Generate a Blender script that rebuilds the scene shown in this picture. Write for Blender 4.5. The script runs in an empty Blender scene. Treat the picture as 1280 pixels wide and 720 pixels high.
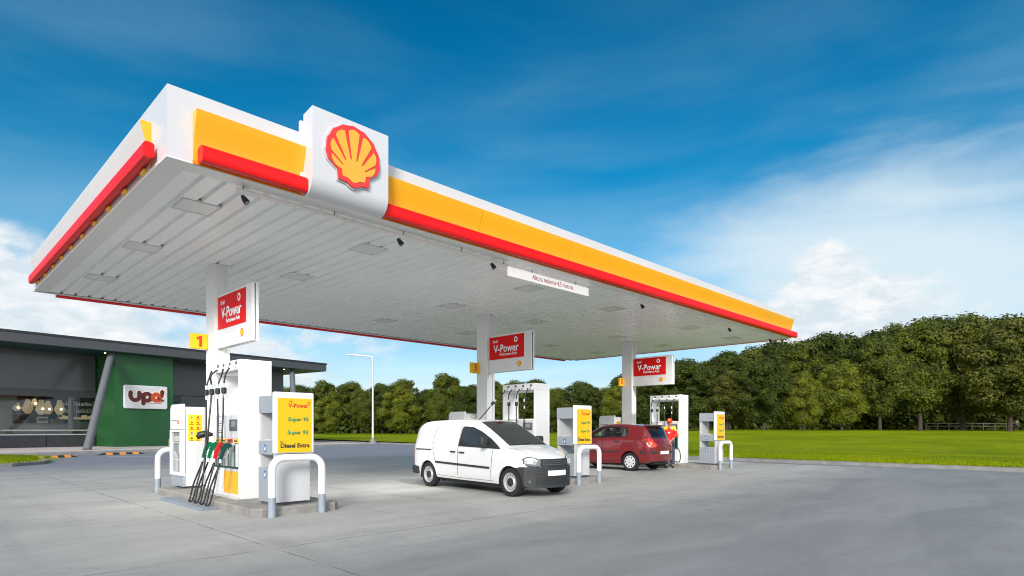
import bpy, bmesh, math, random
from mathutils import Vector, Matrix
R = math.radians
scene = bpy.context.scene
COL = scene.collection
random.seed(7)

# ------------------------------------------------------------------ camera
# world: x runs along the canopy's long front, y across it, origin below its near corner
CAM = Vector((-2.521, -8.929, 1.48))
FW = Vector((.7139, .7003, 0)); RT = Vector((.7003, -.7139, 0))
cam = bpy.data.cameras.new('camera'); camo = bpy.data.objects.new('camera', cam); COL.objects.link(camo)
camo.location = CAM; camo.rotation_euler = (R(90), 0, -math.atan2(.7139, .7003))
cam.sensor_width = 36; cam.lens = 752.9 / 1280 * 36; cam.shift_y = (536 - 360) / 1280
cam.clip_start = .1; cam.clip_end = 3000
scene.camera = camo

# ------------------------------------------------------------------ sky, sun, exposure
SUN_EL = R(25); SUN_AZ = R(-142)          # azimuth of the sun seen from above, x axis = 0
sd = Vector((math.cos(SUN_EL) * math.cos(SUN_AZ), math.cos(SUN_EL) * math.sin(SUN_AZ), math.sin(SUN_EL)))
sl = bpy.data.lights.new('sun', 'SUN'); sl.energy = 2.5; sl.angle = R(16); sl.color = (1, .96, .9)
so = bpy.data.objects.new('sun', sl); COL.objects.link(so); so.rotation_euler = sd.to_track_quat('Z', 'Y').to_euler()
so.location = (0, 0, 30)
scene.view_settings.view_transform = 'Standard'; scene.view_settings.look = 'None'
scene.view_settings.gamma = 1; scene.view_settings.exposure = 0.60
scene.render.engine = 'CYCLES'; scene.cycles.filter_width = 1.05
world = bpy.data.worlds.new('World'); scene.world = world; world.use_nodes = True

class NT:
    """small helper to wire nodes"""
    def __init__(s, tree): s.t = tree; s.t.nodes.clear()
    def n(s, kind, **kw):
        nd = s.t.nodes.new(kind)
        for k, v in kw.items():
            if k.startswith('i_'):
                key = k[2:]; key = int(key) if key.isdigit() else key.replace('_', ' ')
                s.set(nd.inputs[key], v)
            else: setattr(nd, k, v)
        return nd
    def set(s, sock, v):
        if isinstance(v, bpy.types.Node): v = v.outputs[0]
        if isinstance(v, bpy.types.NodeSocket): s.t.links.new(v, sock)
        else: sock.default_value = v
    def m(s, op, a, b=0., c=0.):
        nd = s.t.nodes.new('ShaderNodeMath'); nd.operation = op
        s.set(nd.inputs[0], a); s.set(nd.inputs[1], b); s.set(nd.inputs[2], c); return nd
    def v(s, op, a, b=(0, 0, 0)):
        nd = s.t.nodes.new('ShaderNodeVectorMath'); nd.operation = op
        s.set(nd.inputs[0], a); s.set(nd.inputs[1], b)
        return nd.outputs['Value'] if op == 'DOT_PRODUCT' else nd.outputs[0]
    def ss(s, x, lo, hi):
        nd = s.t.nodes.new('ShaderNodeMapRange'); nd.interpolation_type = 'SMOOTHSTEP'
        s.set(nd.inputs[0], x); nd.inputs[1].default_value = lo; nd.inputs[2].default_value = hi; return nd
    def mix(s, f, a, b, mode='MIX'):
        nd = s.t.nodes.new('ShaderNodeMix'); nd.data_type = 'RGBA'; nd.blend_type = mode
        s.set(nd.inputs[0], f); s.set(nd.inputs[6], a); s.set(nd.inputs[7], b); return nd.outputs[2]
    def noise(s, vec, scale, detail=3, rough=.55, dist=0):
        nd = s.n('ShaderNodeTexNoise'); s.set(nd.inputs['Vector'], vec); nd.inputs['Scale'].default_value = scale
        nd.inputs['Detail'].default_value = detail; nd.inputs['Roughness'].default_value = rough
        nd.inputs['Distortion'].default_value = dist; return nd.outputs[0]
    def ramp(s, f, stops):
        nd = s.n('ShaderNodeValToRGB'); s.set(nd.inputs[0], f); e = nd.color_ramp.elements
        while len(e) < len(stops): e.new(.5)
        for k, (p, c) in enumerate(stops): e[k].position = p; e[k].color = (*c, 1)
        return nd.outputs[0]

def build_world():
    N = NT(world.node_tree)
    tc = N.n('ShaderNodeTexCoord').outputs['Generated']
    sky = N.n('ShaderNodeTexSky', sky_type='NISHITA', sun_disc=False, sun_elevation=SUN_EL,
              sun_rotation=math.pi / 2 - SUN_AZ, altitude=0, air_density=1., dust_density=.6, ozone_density=3.)
    d = N.v('NORMALIZE', tc)
    z = N.n('ShaderNodeSeparateXYZ', i_0=d).outputs[2]
    x = N.v('DOT_PRODUCT', d, RT); y = N.v('DOT_PRODUCT', d, FW)
    az = N.m('ARCTAN2', x, y); el = N.m('ARCSINE', z)
    # the deep blue of a clean dry air high up, pale at the horizon
    tint = N.ramp(N.m('MULTIPLY', el, 1.4), [(0., (1.0, .90, .84)), (.10, (.95, .92, .90)), (.30, (.40, .93, .97)), (.52, (.04, .66, .80)), (.80, (.004, .56, .72)), (1., (.004, .50, .66))])
    # elevation -> brightness lift, the high sky of the photograph is not dark
    base = N.mix(1., sky, tint, 'MULTIPLY')
    gen = N.n('ShaderNodeCombineXYZ', i_0=N.m('MULTIPLY', az, 3.2), i_1=N.m('MULTIPLY', el, 6.5), i_2=.37).outputs[0]
    big = N.noise(gen, 1.1, 9, .56, .6)
    fine = N.noise(gen, 2.9, 12, .58, .15)
    wisp = N.noise(N.v('MULTIPLY', gen, (.55, 1.5, 1)), 1.0, 8, .52, .8)
    wisp2 = N.noise(N.v('MULTIPLY', gen, (.45, .8, 1)), .9, 6, .5, .5)
    def blob(a0, e0, ra, re):
        da = N.m('DIVIDE', N.m('SUBTRACT', az, a0), ra); de = N.m('DIVIDE', N.m('SUBTRACT', el, e0), re)
        r2 = N.m('ADD', N.m('MULTIPLY', da, da), N.m('MULTIPLY', de, de))
        return N.m('EXPONENT', N.m('MULTIPLY', r2, -1.))
    right = N.m('ADD', blob(R(26.8), R(9), R(5.2), R(5.6)), N.m('ADD', N.m('MULTIPLY', blob(R(27.5), R(13.8), R(1.7), R(2.)), .8), N.m('MULTIPLY', blob(R(33), R(8.5), R(8), R(4.5)), .62)))
    right2 = N.m('ADD', blob(R(36), R(10), R(14), R(10)), N.m('MULTIPLY', blob(R(22), R(15), R(12), R(6)), .62))
    left = N.m('ADD', blob(R(-41), R(9.5), R(8), R(4.4)), N.m('MULTIPLY', blob(R(-28), R(7), R(18), R(4.4)), .75))
    low = N.ss(el, R(10), R(1))
    # puffy parts
    puff_in = N.m('ADD', N.m('MULTIPLY', N.m('ADD', right, left), .42), N.m('ADD', N.m('MULTIPLY', big, .40), N.m('MULTIPLY', fine, .80)))
    puff = N.m('MULTIPLY', N.ss(puff_in, .74, .96), N.ss(N.m('ADD', right, left), .12, .40))
    inner = N.ss(N.noise(N.v('ADD', gen, (.06, -.10, 0)), 5.5, 10, .62, .3), .34, .66)
    veil_in = N.m('ADD', N.m('MULTIPLY', N.m('ADD', right2, N.m('MULTIPLY', left, .6)), .55), N.m('ADD', N.m('MULTIPLY', wisp, .45), N.m('MULTIPLY', fine, .22)))
    veil = N.m('MULTIPLY', N.ss(veil_in, .42, .92), .90)
    wide = N.m('MULTIPLY', N.ss(N.m('ADD', N.m('MULTIPLY', wisp2, .65), N.m('MULTIPLY', wisp, .35)), .38, .66), N.m('MULTIPLY', N.ss(el, R(42), R(14)), .55))
    haze = N.m('MULTIPLY', low, .45)
    c1 = N.mix(haze, base, (3.5, 4.6, 5.4, 1))
    c2 = N.mix(wide, c1, (1.7, 3.2, 4.5, 1))
    c3 = N.mix(veil, c2, (4.7, 5.5, 5.9, 1))
    c4 = N.mix(puff, c3, N.mix(inner, (4.3, 5.0, 5.5, 1), (6.0, 6.1, 6.2, 1)))
    # bright cloud added in the unseen sky behind the viewer, as fill light
    fill_cloud = N.m('MULTIPLY', N.ss(y, .20, -.35), N.ss(N.m('ADD', big, N.m('MULTIPLY', fine, .3)), .48, .72))
    c4 = N.mix(fill_cloud, c4, (10.5, 10.6, 10.8, 1))
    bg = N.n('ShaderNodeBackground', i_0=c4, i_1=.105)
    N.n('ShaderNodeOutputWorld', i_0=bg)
build_world()

# ------------------------------------------------------------------ materials
def mat(name, col, rough=.5, metal=0, spec=.5, var=0., vscale=3., bump=0., bscale=40., coat=0., trans=0., emit=None, estr=0.):
    m = bpy.data.materials.new(name); m.use_nodes = True; N = NT(m.node_tree)
    p = N.n('ShaderNodeBsdfPrincipled'); tc = N.n('ShaderNodeTexCoord').outputs['Object']
    if var:
        no = N.noise(tc, vscale, 5, .6)
        f = N.ss(no, .3, .7)
        a = tuple(c * (1 - var) for c in col); b = tuple(min(1, c * (1 + var * .6)) for c in col)
        N.set(p.inputs['Base Color'], N.mix(f, (*a, 1), (*b, 1)))
    else: p.inputs['Base Color'].default_value = (*col, 1)
    p.inputs['Roughness'].default_value = rough; p.inputs['Metallic'].default_value = metal
    p.inputs['Specular IOR Level'].default_value = spec; p.inputs['Coat Weight'].default_value = coat
    p.inputs['Transmission Weight'].default_value = trans
    if emit: p.inputs['Emission Color'].default_value = (*emit, 1); p.inputs['Emission Strength'].default_value = estr
    if bump:
        b = N.n('ShaderNodeBump', i_Strength=bump, i_Distance=.02, i_Height=N.noise(tc, bscale, 4, .6)); N.set(p.inputs['Normal'], b)
    N.n('ShaderNodeOutputMaterial', i_0=p); return m

M = dict(
    white=mat('white_paint', (.78, .78, .77), .38, var=.03, vscale=1.5),
    fascia=mat('fascia_white', (.62, .62, .64), .3, var=.02, vscale=.6),
    glarepale=mat('glare_pale_panel', (.66, .61, .58), .35, var=.03, vscale=.7),  # glare on the yellow side band, painted in as a pale colour
    yellow=mat('yellow_panel', (.92, .44, .015), .22, var=.03, vscale=.5),
    orange=mat('orange_lip', (.85, .27, .01), .4),
    red=mat('red_bar', (.80, .004, .005), .42, spec=.3),
    signred=mat('sign_red', (.74, .008, .008), .5, spec=.2),
    logored=mat('logo_red', (.74, .03, .03), .35), logoyellow=mat('logo_yellow', (.80, .40, .03), .35),
    labelyellow=mat('label_yellow', (.86, .49, .0), .4), ink=mat('ink', (.05, .045, .05), .5), inkgreen=mat('ink_green', (.05, .30, .10), .5),
    inkwhite=mat('ink_white', (.86, .86, .86), .4), inkred=mat('ink_red', (.75, .03, .01), .5), inkpink=mat('ink_pink', (.80, .25, .22), .5), inkblue=mat('ink_blue', (.03, .14, .42), .4),
    soffit=mat('soffit_sheet', (.93, .94, .93), .28, var=.03, vscale=.8), lamp=mat('luminaire_glass', (.76, .77, .76), .25), lampframe=mat('luminaire_frame', (.6, .6, .6), .4),
    grey=mat('grey_panel', (.30, .33, .37), .45, var=.03), lightgrey=mat('light_grey_panel', (.55, .55, .56), .45, var=.02), darkgrey=mat('dark_grey', (.10, .10, .11), .5),
    postgrey=mat('grey_band_paint', (.27, .32, .37), .5, var=.08, vscale=6), postwhite=mat('post_white', (.84, .84, .84), .4, var=.05, vscale=5),
    rubber=mat('black_rubber', (.012, .014, .014), .42), plastic=mat('black_plastic', (.025, .026, .028), .5, bump=.1, bscale=300), green=mat('nozzle_green', (.0, .13, .05), .35), nred=mat('nozzle_red', (.55, .01, .01), .35), ngreen=mat('nozzle_dark', (.005, .05, .04), .35),
    metal=mat('steel', (.55, .56, .57), .3, metal=.9), alu=mat('aluminium_fitting', (.75, .76, .77), .35, metal=.6),
    vanpaint=mat('van_paint', (.70, .70, .71), .25, coat=.6, spec=.5), carpaint=mat('car_paint', (.165, .008, .011), .28, coat=.8, var=.0), beige=mat('beige_paint', (.42, .31, .21), .3, coat=.6),
    glass=mat('dark_glass', (.028, .032, .034), .06, spec=.6), tyre=mat('tyre', (.013, .013, .014), .8), rim=mat('rim', (.55, .56, .58), .35, metal=.5), hub=mat('hub_black', (.02, .02, .02), .5),
    seam=mat('seam_dark', (.10, .10, .10), .6), carseam=mat('car_seam', (.03, .003, .004), .6), lens=mat('lens_clear', (.13, .14, .15), .08, spec=.8), chrome=mat('chrome', (.8, .8, .8), .12, metal=1),
    taillight=mat('taillight', (.70, .03, .02), .12, coat=.8), amber=mat('amber', (.75, .26, .10), .15, coat=.8), plate=mat('plate', (.85, .85, .85), .4),
    skin=mat('skin', (.42, .21, .13), .5), jacket=mat('jacket_red', (.66, .012, .010), .75, bump=.2, bscale=30), shoulder=mat('jacket_yellow', (.85, .62, .02), .75), trousers=mat('trousers', (.045, .055, .08), .85, bump=.2, bscale=30), boots=mat('boots', (.015, .015, .018), .6), hair=mat('hair', (.02, .012, .008), .7),
    roofgrey=mat('roof_grey', (.060, .063, .072), .45, var=.06), roofdark=mat('roof_dark', (.02, .022, .028), .4), teal=mat('soffit_teal', (.012, .045, .045), .4), panel=mat('glass_panel_grey', (.085, .090, .095), .22, var=.10, vscale=.5), beam=mat('beam_grey', (.05, .052, .055), .4),
    wallgreen=mat('green_cladding', (.012, .085, .022), .4, var=.10, vscale=.4), column=mat('column_grey', (.13, .135, .145), .5, var=.05), basedark=mat('base_panel', (.030, .031, .036), .4, var=.25, vscale=3), rail=mat('pale_rail', (.62, .60, .56), .5),
    brown=mat('logo_brown', (.085, .012, .008), .4), orangered=mat('logo_orange', (.50, .06, .015), .4), board=mat('board_silver', (.58, .58, .60), .4), halo=mat('logo_halo', (.80, .70, .58), .5),
    shade=mat('lamp_shade', (.42, .34, .20), .6, bump=.4, bscale=25, emit=(1, .75, .4), estr=.16), bulb=mat('bulb', (1, .9, .7), .5, emit=(1, .85, .6), estr=6), interior=mat('interior', (.06, .055, .05), .8, var=.4, vscale=.8), counter=mat('counter', (.28, .27, .24), .5), shelf=mat('shelf_metal', (.40, .42, .44), .4),
    pave=mat('pavement', (.52, .45, .43), .85, var=.10, vscale=.6, bump=.2, bscale=8), kerb=mat('kerb_concrete', (.23, .23, .225), .9, var=.20, vscale=2.5, bump=.5, bscale=18), island=mat('island_concrete', (.27, .255, .235), .9, var=.22, vscale=2.2, bump=.5, bscale=20),
    tray=mat('tray_grey', (.20, .23, .26), .6, var=.1), bark=mat('bark', (.055, .040, .028), .95, var=.35, vscale=3, bump=.8, bscale=6), litter=mat('bench_pale', (.35, .30, .24), .8), rubberhump=mat('wheel_stop', (.02, .02, .022), .7), humporange=mat('wheel_stop_orange', (.75, .25, .03), .6), galv=mat('galvanised', (.62, .64, .66), .4, var=.04),
)

def clear_glass(name, tint, refl):
    m = bpy.data.materials.new(name); m.use_nodes = True; N = NT(m.node_tree)
    fr = N.n('ShaderNodeFresnel', i_0=1.5)
    mx = N.n('ShaderNodeMixShader', i_0=N.m('ADD', fr, refl), i_1=N.n('ShaderNodeBsdfTransparent', i_0=(*tint, 1)), i_2=N.n('ShaderNodeBsdfGlossy', i_0=(.9, .95, 1, 1), i_1=.02))
    N.n('ShaderNodeOutputMaterial', i_0=mx); return m
M['clearglass'] = clear_glass('car_glass', (.50, .58, .56), .05)

def ground_mat():
    m = bpy.data.materials.new('forecourt_concrete'); m.use_nodes = True; N = NT(m.node_tree)
    tc = N.n('ShaderNodeTexCoord').outputs['Object']; sp = N.n('ShaderNodeSeparateXYZ', i_0=tc); x, y = sp.outputs[0], sp.outputs[1]
    streak = N.noise(N.v('MULTIPLY', tc, (.35, 1.3, 1)), .8, 7, .62, .8)
    blot = N.noise(tc, .33, 5, .6, .4); fine = N.noise(tc, 9, 5, .7); grit = N.noise(tc, 70, 3, .7)
    # warm concrete inside the apron, blue-grey asphalt-like screed around it
    wob = N.m('MULTIPLY', N.m('SUBTRACT', N.noise(tc, .5, 4, .6), .5), 2.6)
    a = N.ss(N.m('ADD', y, wob), -4.2, -.9); b = N.ss(N.m('ADD', y, wob), 22., 12.); c = N.ss(N.m('ADD', x, wob), -4., 0.)
    f = N.m('MULTIPLY', N.m('MULTIPLY', a, b), c)
    warm = N.mix(N.ss(streak, .3, .7), (.345, .338, .318, 1), (.425, .417, .394, 1))
    cool = N.mix(N.ss(streak, .28, .72), (.200, .206, .209, 1), (.262, .269, .272, 1))
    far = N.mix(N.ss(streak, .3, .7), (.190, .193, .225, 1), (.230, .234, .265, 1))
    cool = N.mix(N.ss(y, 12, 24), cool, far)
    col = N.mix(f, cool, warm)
    col = N.mix(N.m('MULTIPLY', N.ss(blot, .50, .78), .26), col, (.18, .18, .17, 1))
    col = N.mix(.30, col, N.mix(fine, (.55, .55, .55, 1), (1.45, 1.45, 1.45, 1)), 'MULTIPLY')
    slab = N.n('ShaderNodeTexVoronoi', i_Scale=.16); N.set(slab.inputs['Vector'], tc)
    col = N.mix(.10, col, slab.outputs['Color'], 'OVERLAY') if False else col
    track = N.noise(N.v('MULTIPLY', tc, (1.6, .10, 1)), 1.0, 4, .6)
    col = N.mix(N.m('MULTIPLY', N.ss(track, .54, .72), N.m('MULTIPLY', f, .28)), col, (.16, .16, .155, 1))
    stain = N.noise(N.v('ADD', tc, (31, 7, 0)), 1.7, 7, .72)
    col = N.mix(N.m('MULTIPLY', N.ss(stain, .56, .72), .30), col, (.15, .15, .14, 1))
    col = N.mix(.34, col, N.mix(grit, (.2, .2, .2, 1), (1.8, 1.8, 1.8, 1)), 'MULTIPLY')
    # dark drips of oil in the lanes
    vo = N.n('ShaderNodeTexVoronoi', i_Scale=.55); N.set(vo.inputs['Vector'], N.v('ADD', tc, N.v('MULTIPLY', (1, 1, 0), (0, 0, 0))))
    spot = N.m('MULTIPLY', N.ss(vo.outputs['Distance'], .085, .03), .35)
    col = N.mix(spot, col, (.10, .10, .095, 1))
    # joints and cracks
    wv = N.m('MULTIPLY', N.m('SUBTRACT', N.noise(tc, 1.3, 5, .7), .5), .13)
    wu = N.m('MULTIPLY', N.m('SUBTRACT', N.noise(N.v('ADD', tc, (9, 5, 3)), 1.3, 5, .7), .5), .13)
    def line(co, w, at, wid):
        return N.ss(N.m('ABSOLUTE', N.m('SUBTRACT', N.m('ADD', co, w), at)), wid, wid * .25)
    jx = [line(x, wu, a0, .018) for a0 in (.74, 9.0, 17.2, -7.4)]
    jy = [line(y, wv, a0, .022) for a0 in (-1.62, 9.4)]
    j = jx[0]
    for q in jx[1:] + jy: j = N.m('MAXIMUM', j, q)
    gap = N.ss(N.noise(tc, 1.1, 3, .6), .36, .52)
    j = N.m('MULTIPLY', N.m('MULTIPLY', j, gap), .62)
    col = N.mix(j, col, (.07, .065, .055, 1))
    p = N.n('ShaderNodeBsdfPrincipled'); N.set(p.inputs['Base Color'], col)
    N.set(p.inputs['Roughness'], N.m('ADD', N.m('MULTIPLY', streak, .25), .58)); p.inputs['Specular IOR Level'].default_value = .18
    h = N.m('ADD', N.m('MULTIPLY', fine, .6), N.m('ADD', N.m('MULTIPLY', grit, .25), N.m('MULTIPLY', j, -1.)))
    bp = N.n('ShaderNodeBump', i_Strength=.35, i_Distance=.01, i_Height=h); N.set(p.inputs['Normal'], bp)
    N.n('ShaderNodeOutputMaterial', i_0=p); return m
M['ground'] = ground_mat()

def grass_mat(name='grass'):
    m = bpy.data.materials.new(name); m.use_nodes = True; N = NT(m.node_tree)
    tc = N.n('ShaderNodeTexCoord').outputs['Object']
    a = N.noise(tc, .12, 6, .65, .5); b = N.noise(tc, 2.2, 6, .7); c = N.noise(tc, 7, 8, .85)
    col = N.mix(N.ss(a, .3, .7), (.150, .205, .006, 1), (.250, .300, .006, 1))
    col = N.mix(.45, col, N.mix(N.ss(b, .25, .75), (.55, .6, .5, 1), (1.4, 1.35, 1.2, 1)), 'MULTIPLY')
    col = N.mix(.75, col, N.mix(N.ss(c, .3, .7), (.42, .48, .4, 1), (1.5, 1.45, 1.2, 1)), 'MULTIPLY')
    dry = N.noise(N.v('ADD', tc, (40, 3, 0)), .45, 6, .7)
    col = N.mix(N.m('MULTIPLY', N.ss(dry, .55, .75), .35), col, (.27, .25, .06, 1))
    p = N.n('ShaderNodeBsdfPrincipled'); N.set(p.inputs['Base Color'], col); p.inputs['Roughness'].default_value = .9; p.inputs['Specular IOR Level'].default_value = .03
    bp = N.n('ShaderNodeBump', i_Strength=.8, i_Distance=.08, i_Height=N.m('ADD', c, b)); N.set(p.inputs['Normal'], bp)
    N.n('ShaderNodeOutputMaterial', i_0=p); return m
M['grass'] = grass_mat()

def leaf_mat(name, dark, light):
    m = bpy.data.materials.new(name); m.use_nodes = True; N = NT(m.node_tree)
    tc = N.n('ShaderNodeTexCoord').outputs['Object']; g = N.n('ShaderNodeNewGeometry')
    a = N.noise(tc, .45, 3, .6)
    f = N.m('ADD', N.m('MULTIPLY', N.ss(a, .35, .65), .6), N.m('MULTIPLY', g.outputs['Random Per Island'], .4))
    col = N.mix(f, (*dark, 1), (*light, 1))
    p = N.n('ShaderNodeBsdfPrincipled'); N.set(p.inputs['Base Color'], col); p.inputs['Roughness'].default_value = .55; p.inputs['Specular IOR Level'].default_value = .3
    t = N.n('ShaderNodeBsdfTranslucent', i_0=N.mix(1., col, (1.5, 1.6, .5, 1), 'MULTIPLY'))
    mx = N.n('ShaderNodeMixShader', i_0=.25, i_1=p, i_2=t)
    N.n('ShaderNodeOutputMaterial', i_0=mx); return m
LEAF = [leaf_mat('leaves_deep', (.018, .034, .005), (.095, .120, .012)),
        leaf_mat('leaves_mid', (.026, .046, .006), (.160, .180, .014)),
        leaf_mat('leaves_light', (.045, .070, .006), (.235, .245, .016)),
        leaf_mat('leaves_olive', (.034, .048, .008), (.165, .165, .020))]

# ------------------------------------------------------------------ building helpers
ABS = {}
def tag(o, label=None, cat=None, group=None, kind=None):
    if label: o['label'] = label
    if cat: o['category'] = cat
    if group: o['group'] = group
    if kind: o['kind'] = kind
    return o
def thing(name, label, cat, loc=(0, 0, 0), rz=0, group=None, absolute=True):
    """an Empty at the base of a thing; with absolute=True its parts are given in world coordinates"""
    o = bpy.data.objects.new(name, None); COL.objects.link(o); o.location = loc; o.rotation_euler = (0, 0, rz)
    o.empty_display_size = .3
    ABS[o.name] = Vector(loc) if absolute else Vector((0, 0, 0))
    return tag(o, label, cat, group)
def offset_of(o):
    while o is not None:
        if o.name in ABS: return ABS[o.name]
        o = o.parent
    return Vector((0, 0, 0))

class MB:
    def __init__(s): s.bm = bmesh.new()
    def poly(s, pts):
        return s.bm.faces.new([s.bm.verts.new(p) for p in pts])
    def box(s, x0, x1, y0, y1, z0, z1, bev=0.):
        r = bmesh.ops.create_cube(s.bm, size=1); vs = r['verts']
        for v in vs: v.co = Vector(((x0 + x1) / 2 + v.co.x * (x1 - x0), (y0 + y1) / 2 + v.co.y * (y1 - y0), (z0 + z1) / 2 + v.co.z * (z1 - z0)))
        if bev:
            es = list({e for v in vs for e in v.link_edges}); bmesh.ops.bevel(s.bm, geom=es, offset=bev, segments=2, profile=.5, affect='EDGES')
        return s
    def rings(s, rings, closed=True, cap=True):
        rs = [[s.bm.verts.new(p) for p in r] for r in rings]; n = len(rs[0])
        for a, b in zip(rs[:-1], rs[1:]):
            for i in range(n if closed else n - 1):
                j = (i + 1) % n
                try: s.bm.faces.new((a[i], a[j], b[j], b[i]))
                except ValueError: pass
        if cap and closed:
            for q in (rs[0][::-1], rs[-1]):
                try: s.bm.faces.new(q)
                except ValueError: pass
        return s
    def tube(s, pts, r, n=10, cap=True):
        pts = [Vector(p) for p in pts]; rr = r if hasattr(r, '__len__') else [r] * len(pts); out = []; up = None
        for i, p in enumerate(pts):
            d = (pts[min(i + 1, len(pts) - 1)] - pts[max(i - 1, 0)]).normalized()
            if up is None: up = d.orthogonal().normalized()
            up = (up - d * up.dot(d)).normalized(); w = d.cross(up)
            out.append([p + (up * math.cos(a) + w * math.sin(a)) * rr[i] for a in [2 * math.pi * k / n for k in range(n)]])
        return s.rings(out, cap=cap)
    def prism(s, poly, mapf, d0, d1):
        """poly 2d list, mapf(a,b,d)->3d; extruded from d0 to d1"""
        return s.rings([[mapf(a, b, d0) for a, b in poly], [mapf(a, b, d1) for a, b in poly]])
    def lathe(s, prof, mapf, n=28):
        """prof list of (axial, radius); mapf(axial, c*r, s*r)->3d"""
        return s.rings([[mapf(a, r * math.cos(t), r * math.sin(t)) for t in [2 * math.pi * k / n for k in range(n)]] for a, r in prof], cap=True)
    def build(s, name, m, parent=None, smooth=0, kind=None, label=None):
        bmesh.ops.recalc_face_normals(s.bm, faces=s.bm.faces[:])
        off = offset_of(parent) if parent else Vector((0, 0, 0))
        if off.length: bmesh.ops.translate(s.bm, verts=s.bm.verts[:], vec=-off)
        me = bpy.data.meshes.new(name); s.bm.to_mesh(me); s.bm.free()
        for q in (m if isinstance(m, (list, tuple)) else [m]): me.materials.append(q)
        if smooth: me.shade_smooth(); me.set_sharp_from_angle(angle=R(smooth))
        o = bpy.data.objects.new(name, me); COL.objects.link(o)
        if parent: o.parent = parent
        if kind: o['kind'] = kind
        if label: o['label'] = label
        return o

def copy_tree(o, parent=None):
    c = o.copy(); COL.objects.link(c); c.parent = parent if parent else o.parent
    for ch in list(o.children): copy_tree(ch, c)
    return c

def text_mesh(name, body, size, mapf, m, parent, bold=.0, align='CENTER', depth=.004, width=None, shear=0., spacing=1.):
    """lettering: 2d text mapped by mapf(x, y, d) to 3d as solid thin letters"""
    cu = bpy.data.curves.new(name, 'FONT'); cu.body = body; cu.size = size; cu.align_x = align; cu.align_y = 'CENTER'
    cu.offset = bold * size; cu.resolution_u = 4; cu.shear = shear; cu.space_character = spacing
    to = bpy.data.objects.new(name + '_tmp', cu); COL.objects.link(to)
    dg = bpy.context.evaluated_depsgraph_get(); dg.update()
    me = bpy.data.meshes.new_from_object(to.evaluated_get(dg)); bpy.data.objects.remove(to); bpy.data.curves.remove(cu)
    xs = [v.co.x for v in me.vertices]; k = 1.
    if width and xs: k = width / (max(xs) - min(xs))
    bm = bmesh.new(); bm.from_mesh(me); bpy.data.meshes.remove(me)
    bmesh.ops.remove_doubles(bm, verts=bm.verts[:], dist=1e-5)
    r = bmesh.ops.extrude_face_region(bm, geom=bm.faces[:]); top = [g for g in r['geom'] if isinstance(g, bmesh.types.BMVert)]
    ts = set(top)
    for v in bm.verts: v.co = Vector(mapf(v.co.x * k, v.co.y, depth if v in ts else 0.))
    mb = MB(); mb.bm.free(); mb.bm = bm
    return mb.build(name, m, parent)

# ------------------------------------------------------------------ terrain
def to_cam(x, y):
    d = Vector((x, y, 0)) - CAM; return d.dot(RT), d.dot(FW)
def from_cam(X, Y): p = CAM + RT * X + FW * Y; return p.x, p.y
def sstep(x, a, b): t = max(0, min(1, (x - a) / (b - a))); return t * t * (3 - 2 * t)
def terrain(x, y):
    X, Y = to_cam(x, y)
    return .02 + sstep(Y, 30, 95) * (.25 + .92 * sstep(X, -5, 38)) * 1.0

g = MB()
for (x0, x1, y0, y1) in ((-700, 900, -700, 900),): g.poly([(x0, y0, 0), (x1, y0, 0), (x1, y1, 0), (x0, y1, 0)])
g.build('ground', M['ground'], kind='structure')

# edge between tarmac and lawn: runs along x = 24.5, then bends away behind the third island
EDGE = [(24.5, -90), (24.5, -7), (24.55, 0), (24.6, 3), (24.85, 6), (25.6, 9.5), (27, 13.5), (28.6, 18), (29.7, 22), (30.2, 28), (30.6, 36), (31, 46), (31.6, 58), (32.5, 80), (34, 120), (40, 260)]
def grass_strip():
    s = MB(); bm = s.bm; rows = []
    fine = []
    for (a, b) in zip(EDGE[:-1], EDGE[1:]):
        n = max(1, int(math.dist(a, b) / 6))
        for k in range(n): fine.append((a[0] + (b[0] - a[0]) * k / n, a[1] + (b[1] - a[1]) * k / n))
    fine.append(EDGE[-1])
    offs = [0.16, 1, 2, 4, 7, 11, 16, 22, 29, 37, 46, 56, 67, 80, 95, 115, 140, 200, 400, 800]
    for (x, y) in fine: rows.append([bm.verts.new((x + d, y, terrain(x + d, y) + (.11 if k == 0 else .12))) for k, d in enumerate(offs)])
    for a, b in zip(rows[:-1], rows[1:]):
        for i in range(len(offs) - 1): bm.faces.new((a[i], b[i], b[i + 1], a[i + 1]))
    return s.build('lawn', M['grass'], kind='structure', smooth=60)
grass_strip()
k = MB()
k.rings([[(x - .10, y, -.02), (x - .08, y, .125), (x + .17, y, .14), (x + .20, y, -.02)] for x, y in EDGE], cap=True)
k.build('lawn_kerb', M['kerb'], kind='structure')
# a strip of concrete gutter before the kerb
k = MB(); k.rings([[(x - 1.0, y, .004), (x - .1, y, .004)] for x, y in EDGE], closed=False)
k.build('gutter', M['kerb'], kind='structure')

# small lawn patch with a kerb at the far left
P = [(-6, 31), (-1, 30.2), (1.2, 29.4), (2.2, 27.5), (2.3, 25), (1.8, 22.8), (.6, 21.4), (-3, 20.8), (-8, 20.6), (-16, 22), (-16, 31)]
s = MB(); s.prism(P, lambda a, b, d: (a, b, d), -.02, .13); s.build('lawn_patch_kerb', M['kerb'], kind='structure')
s = MB(); cx = sum(p[0] for p in P) / len(P); cy = sum(p[1] for p in P) / len(P)
Q = [(cx + (a - cx) * .95, cy + (b - cy) * .93) for a, b in P]
s.rings([[(a, b, .12) for a, b in Q], [(cx + (a - cx) * .92, cy + (b - cy) * .86, .26) for a, b in P], [(cx + (a - cx) * .5, cy + (b - cy) * .5, .34) for a, b in P]])
s.build('lawn_patch', M['grass'], kind='structure', smooth=70)

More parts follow.
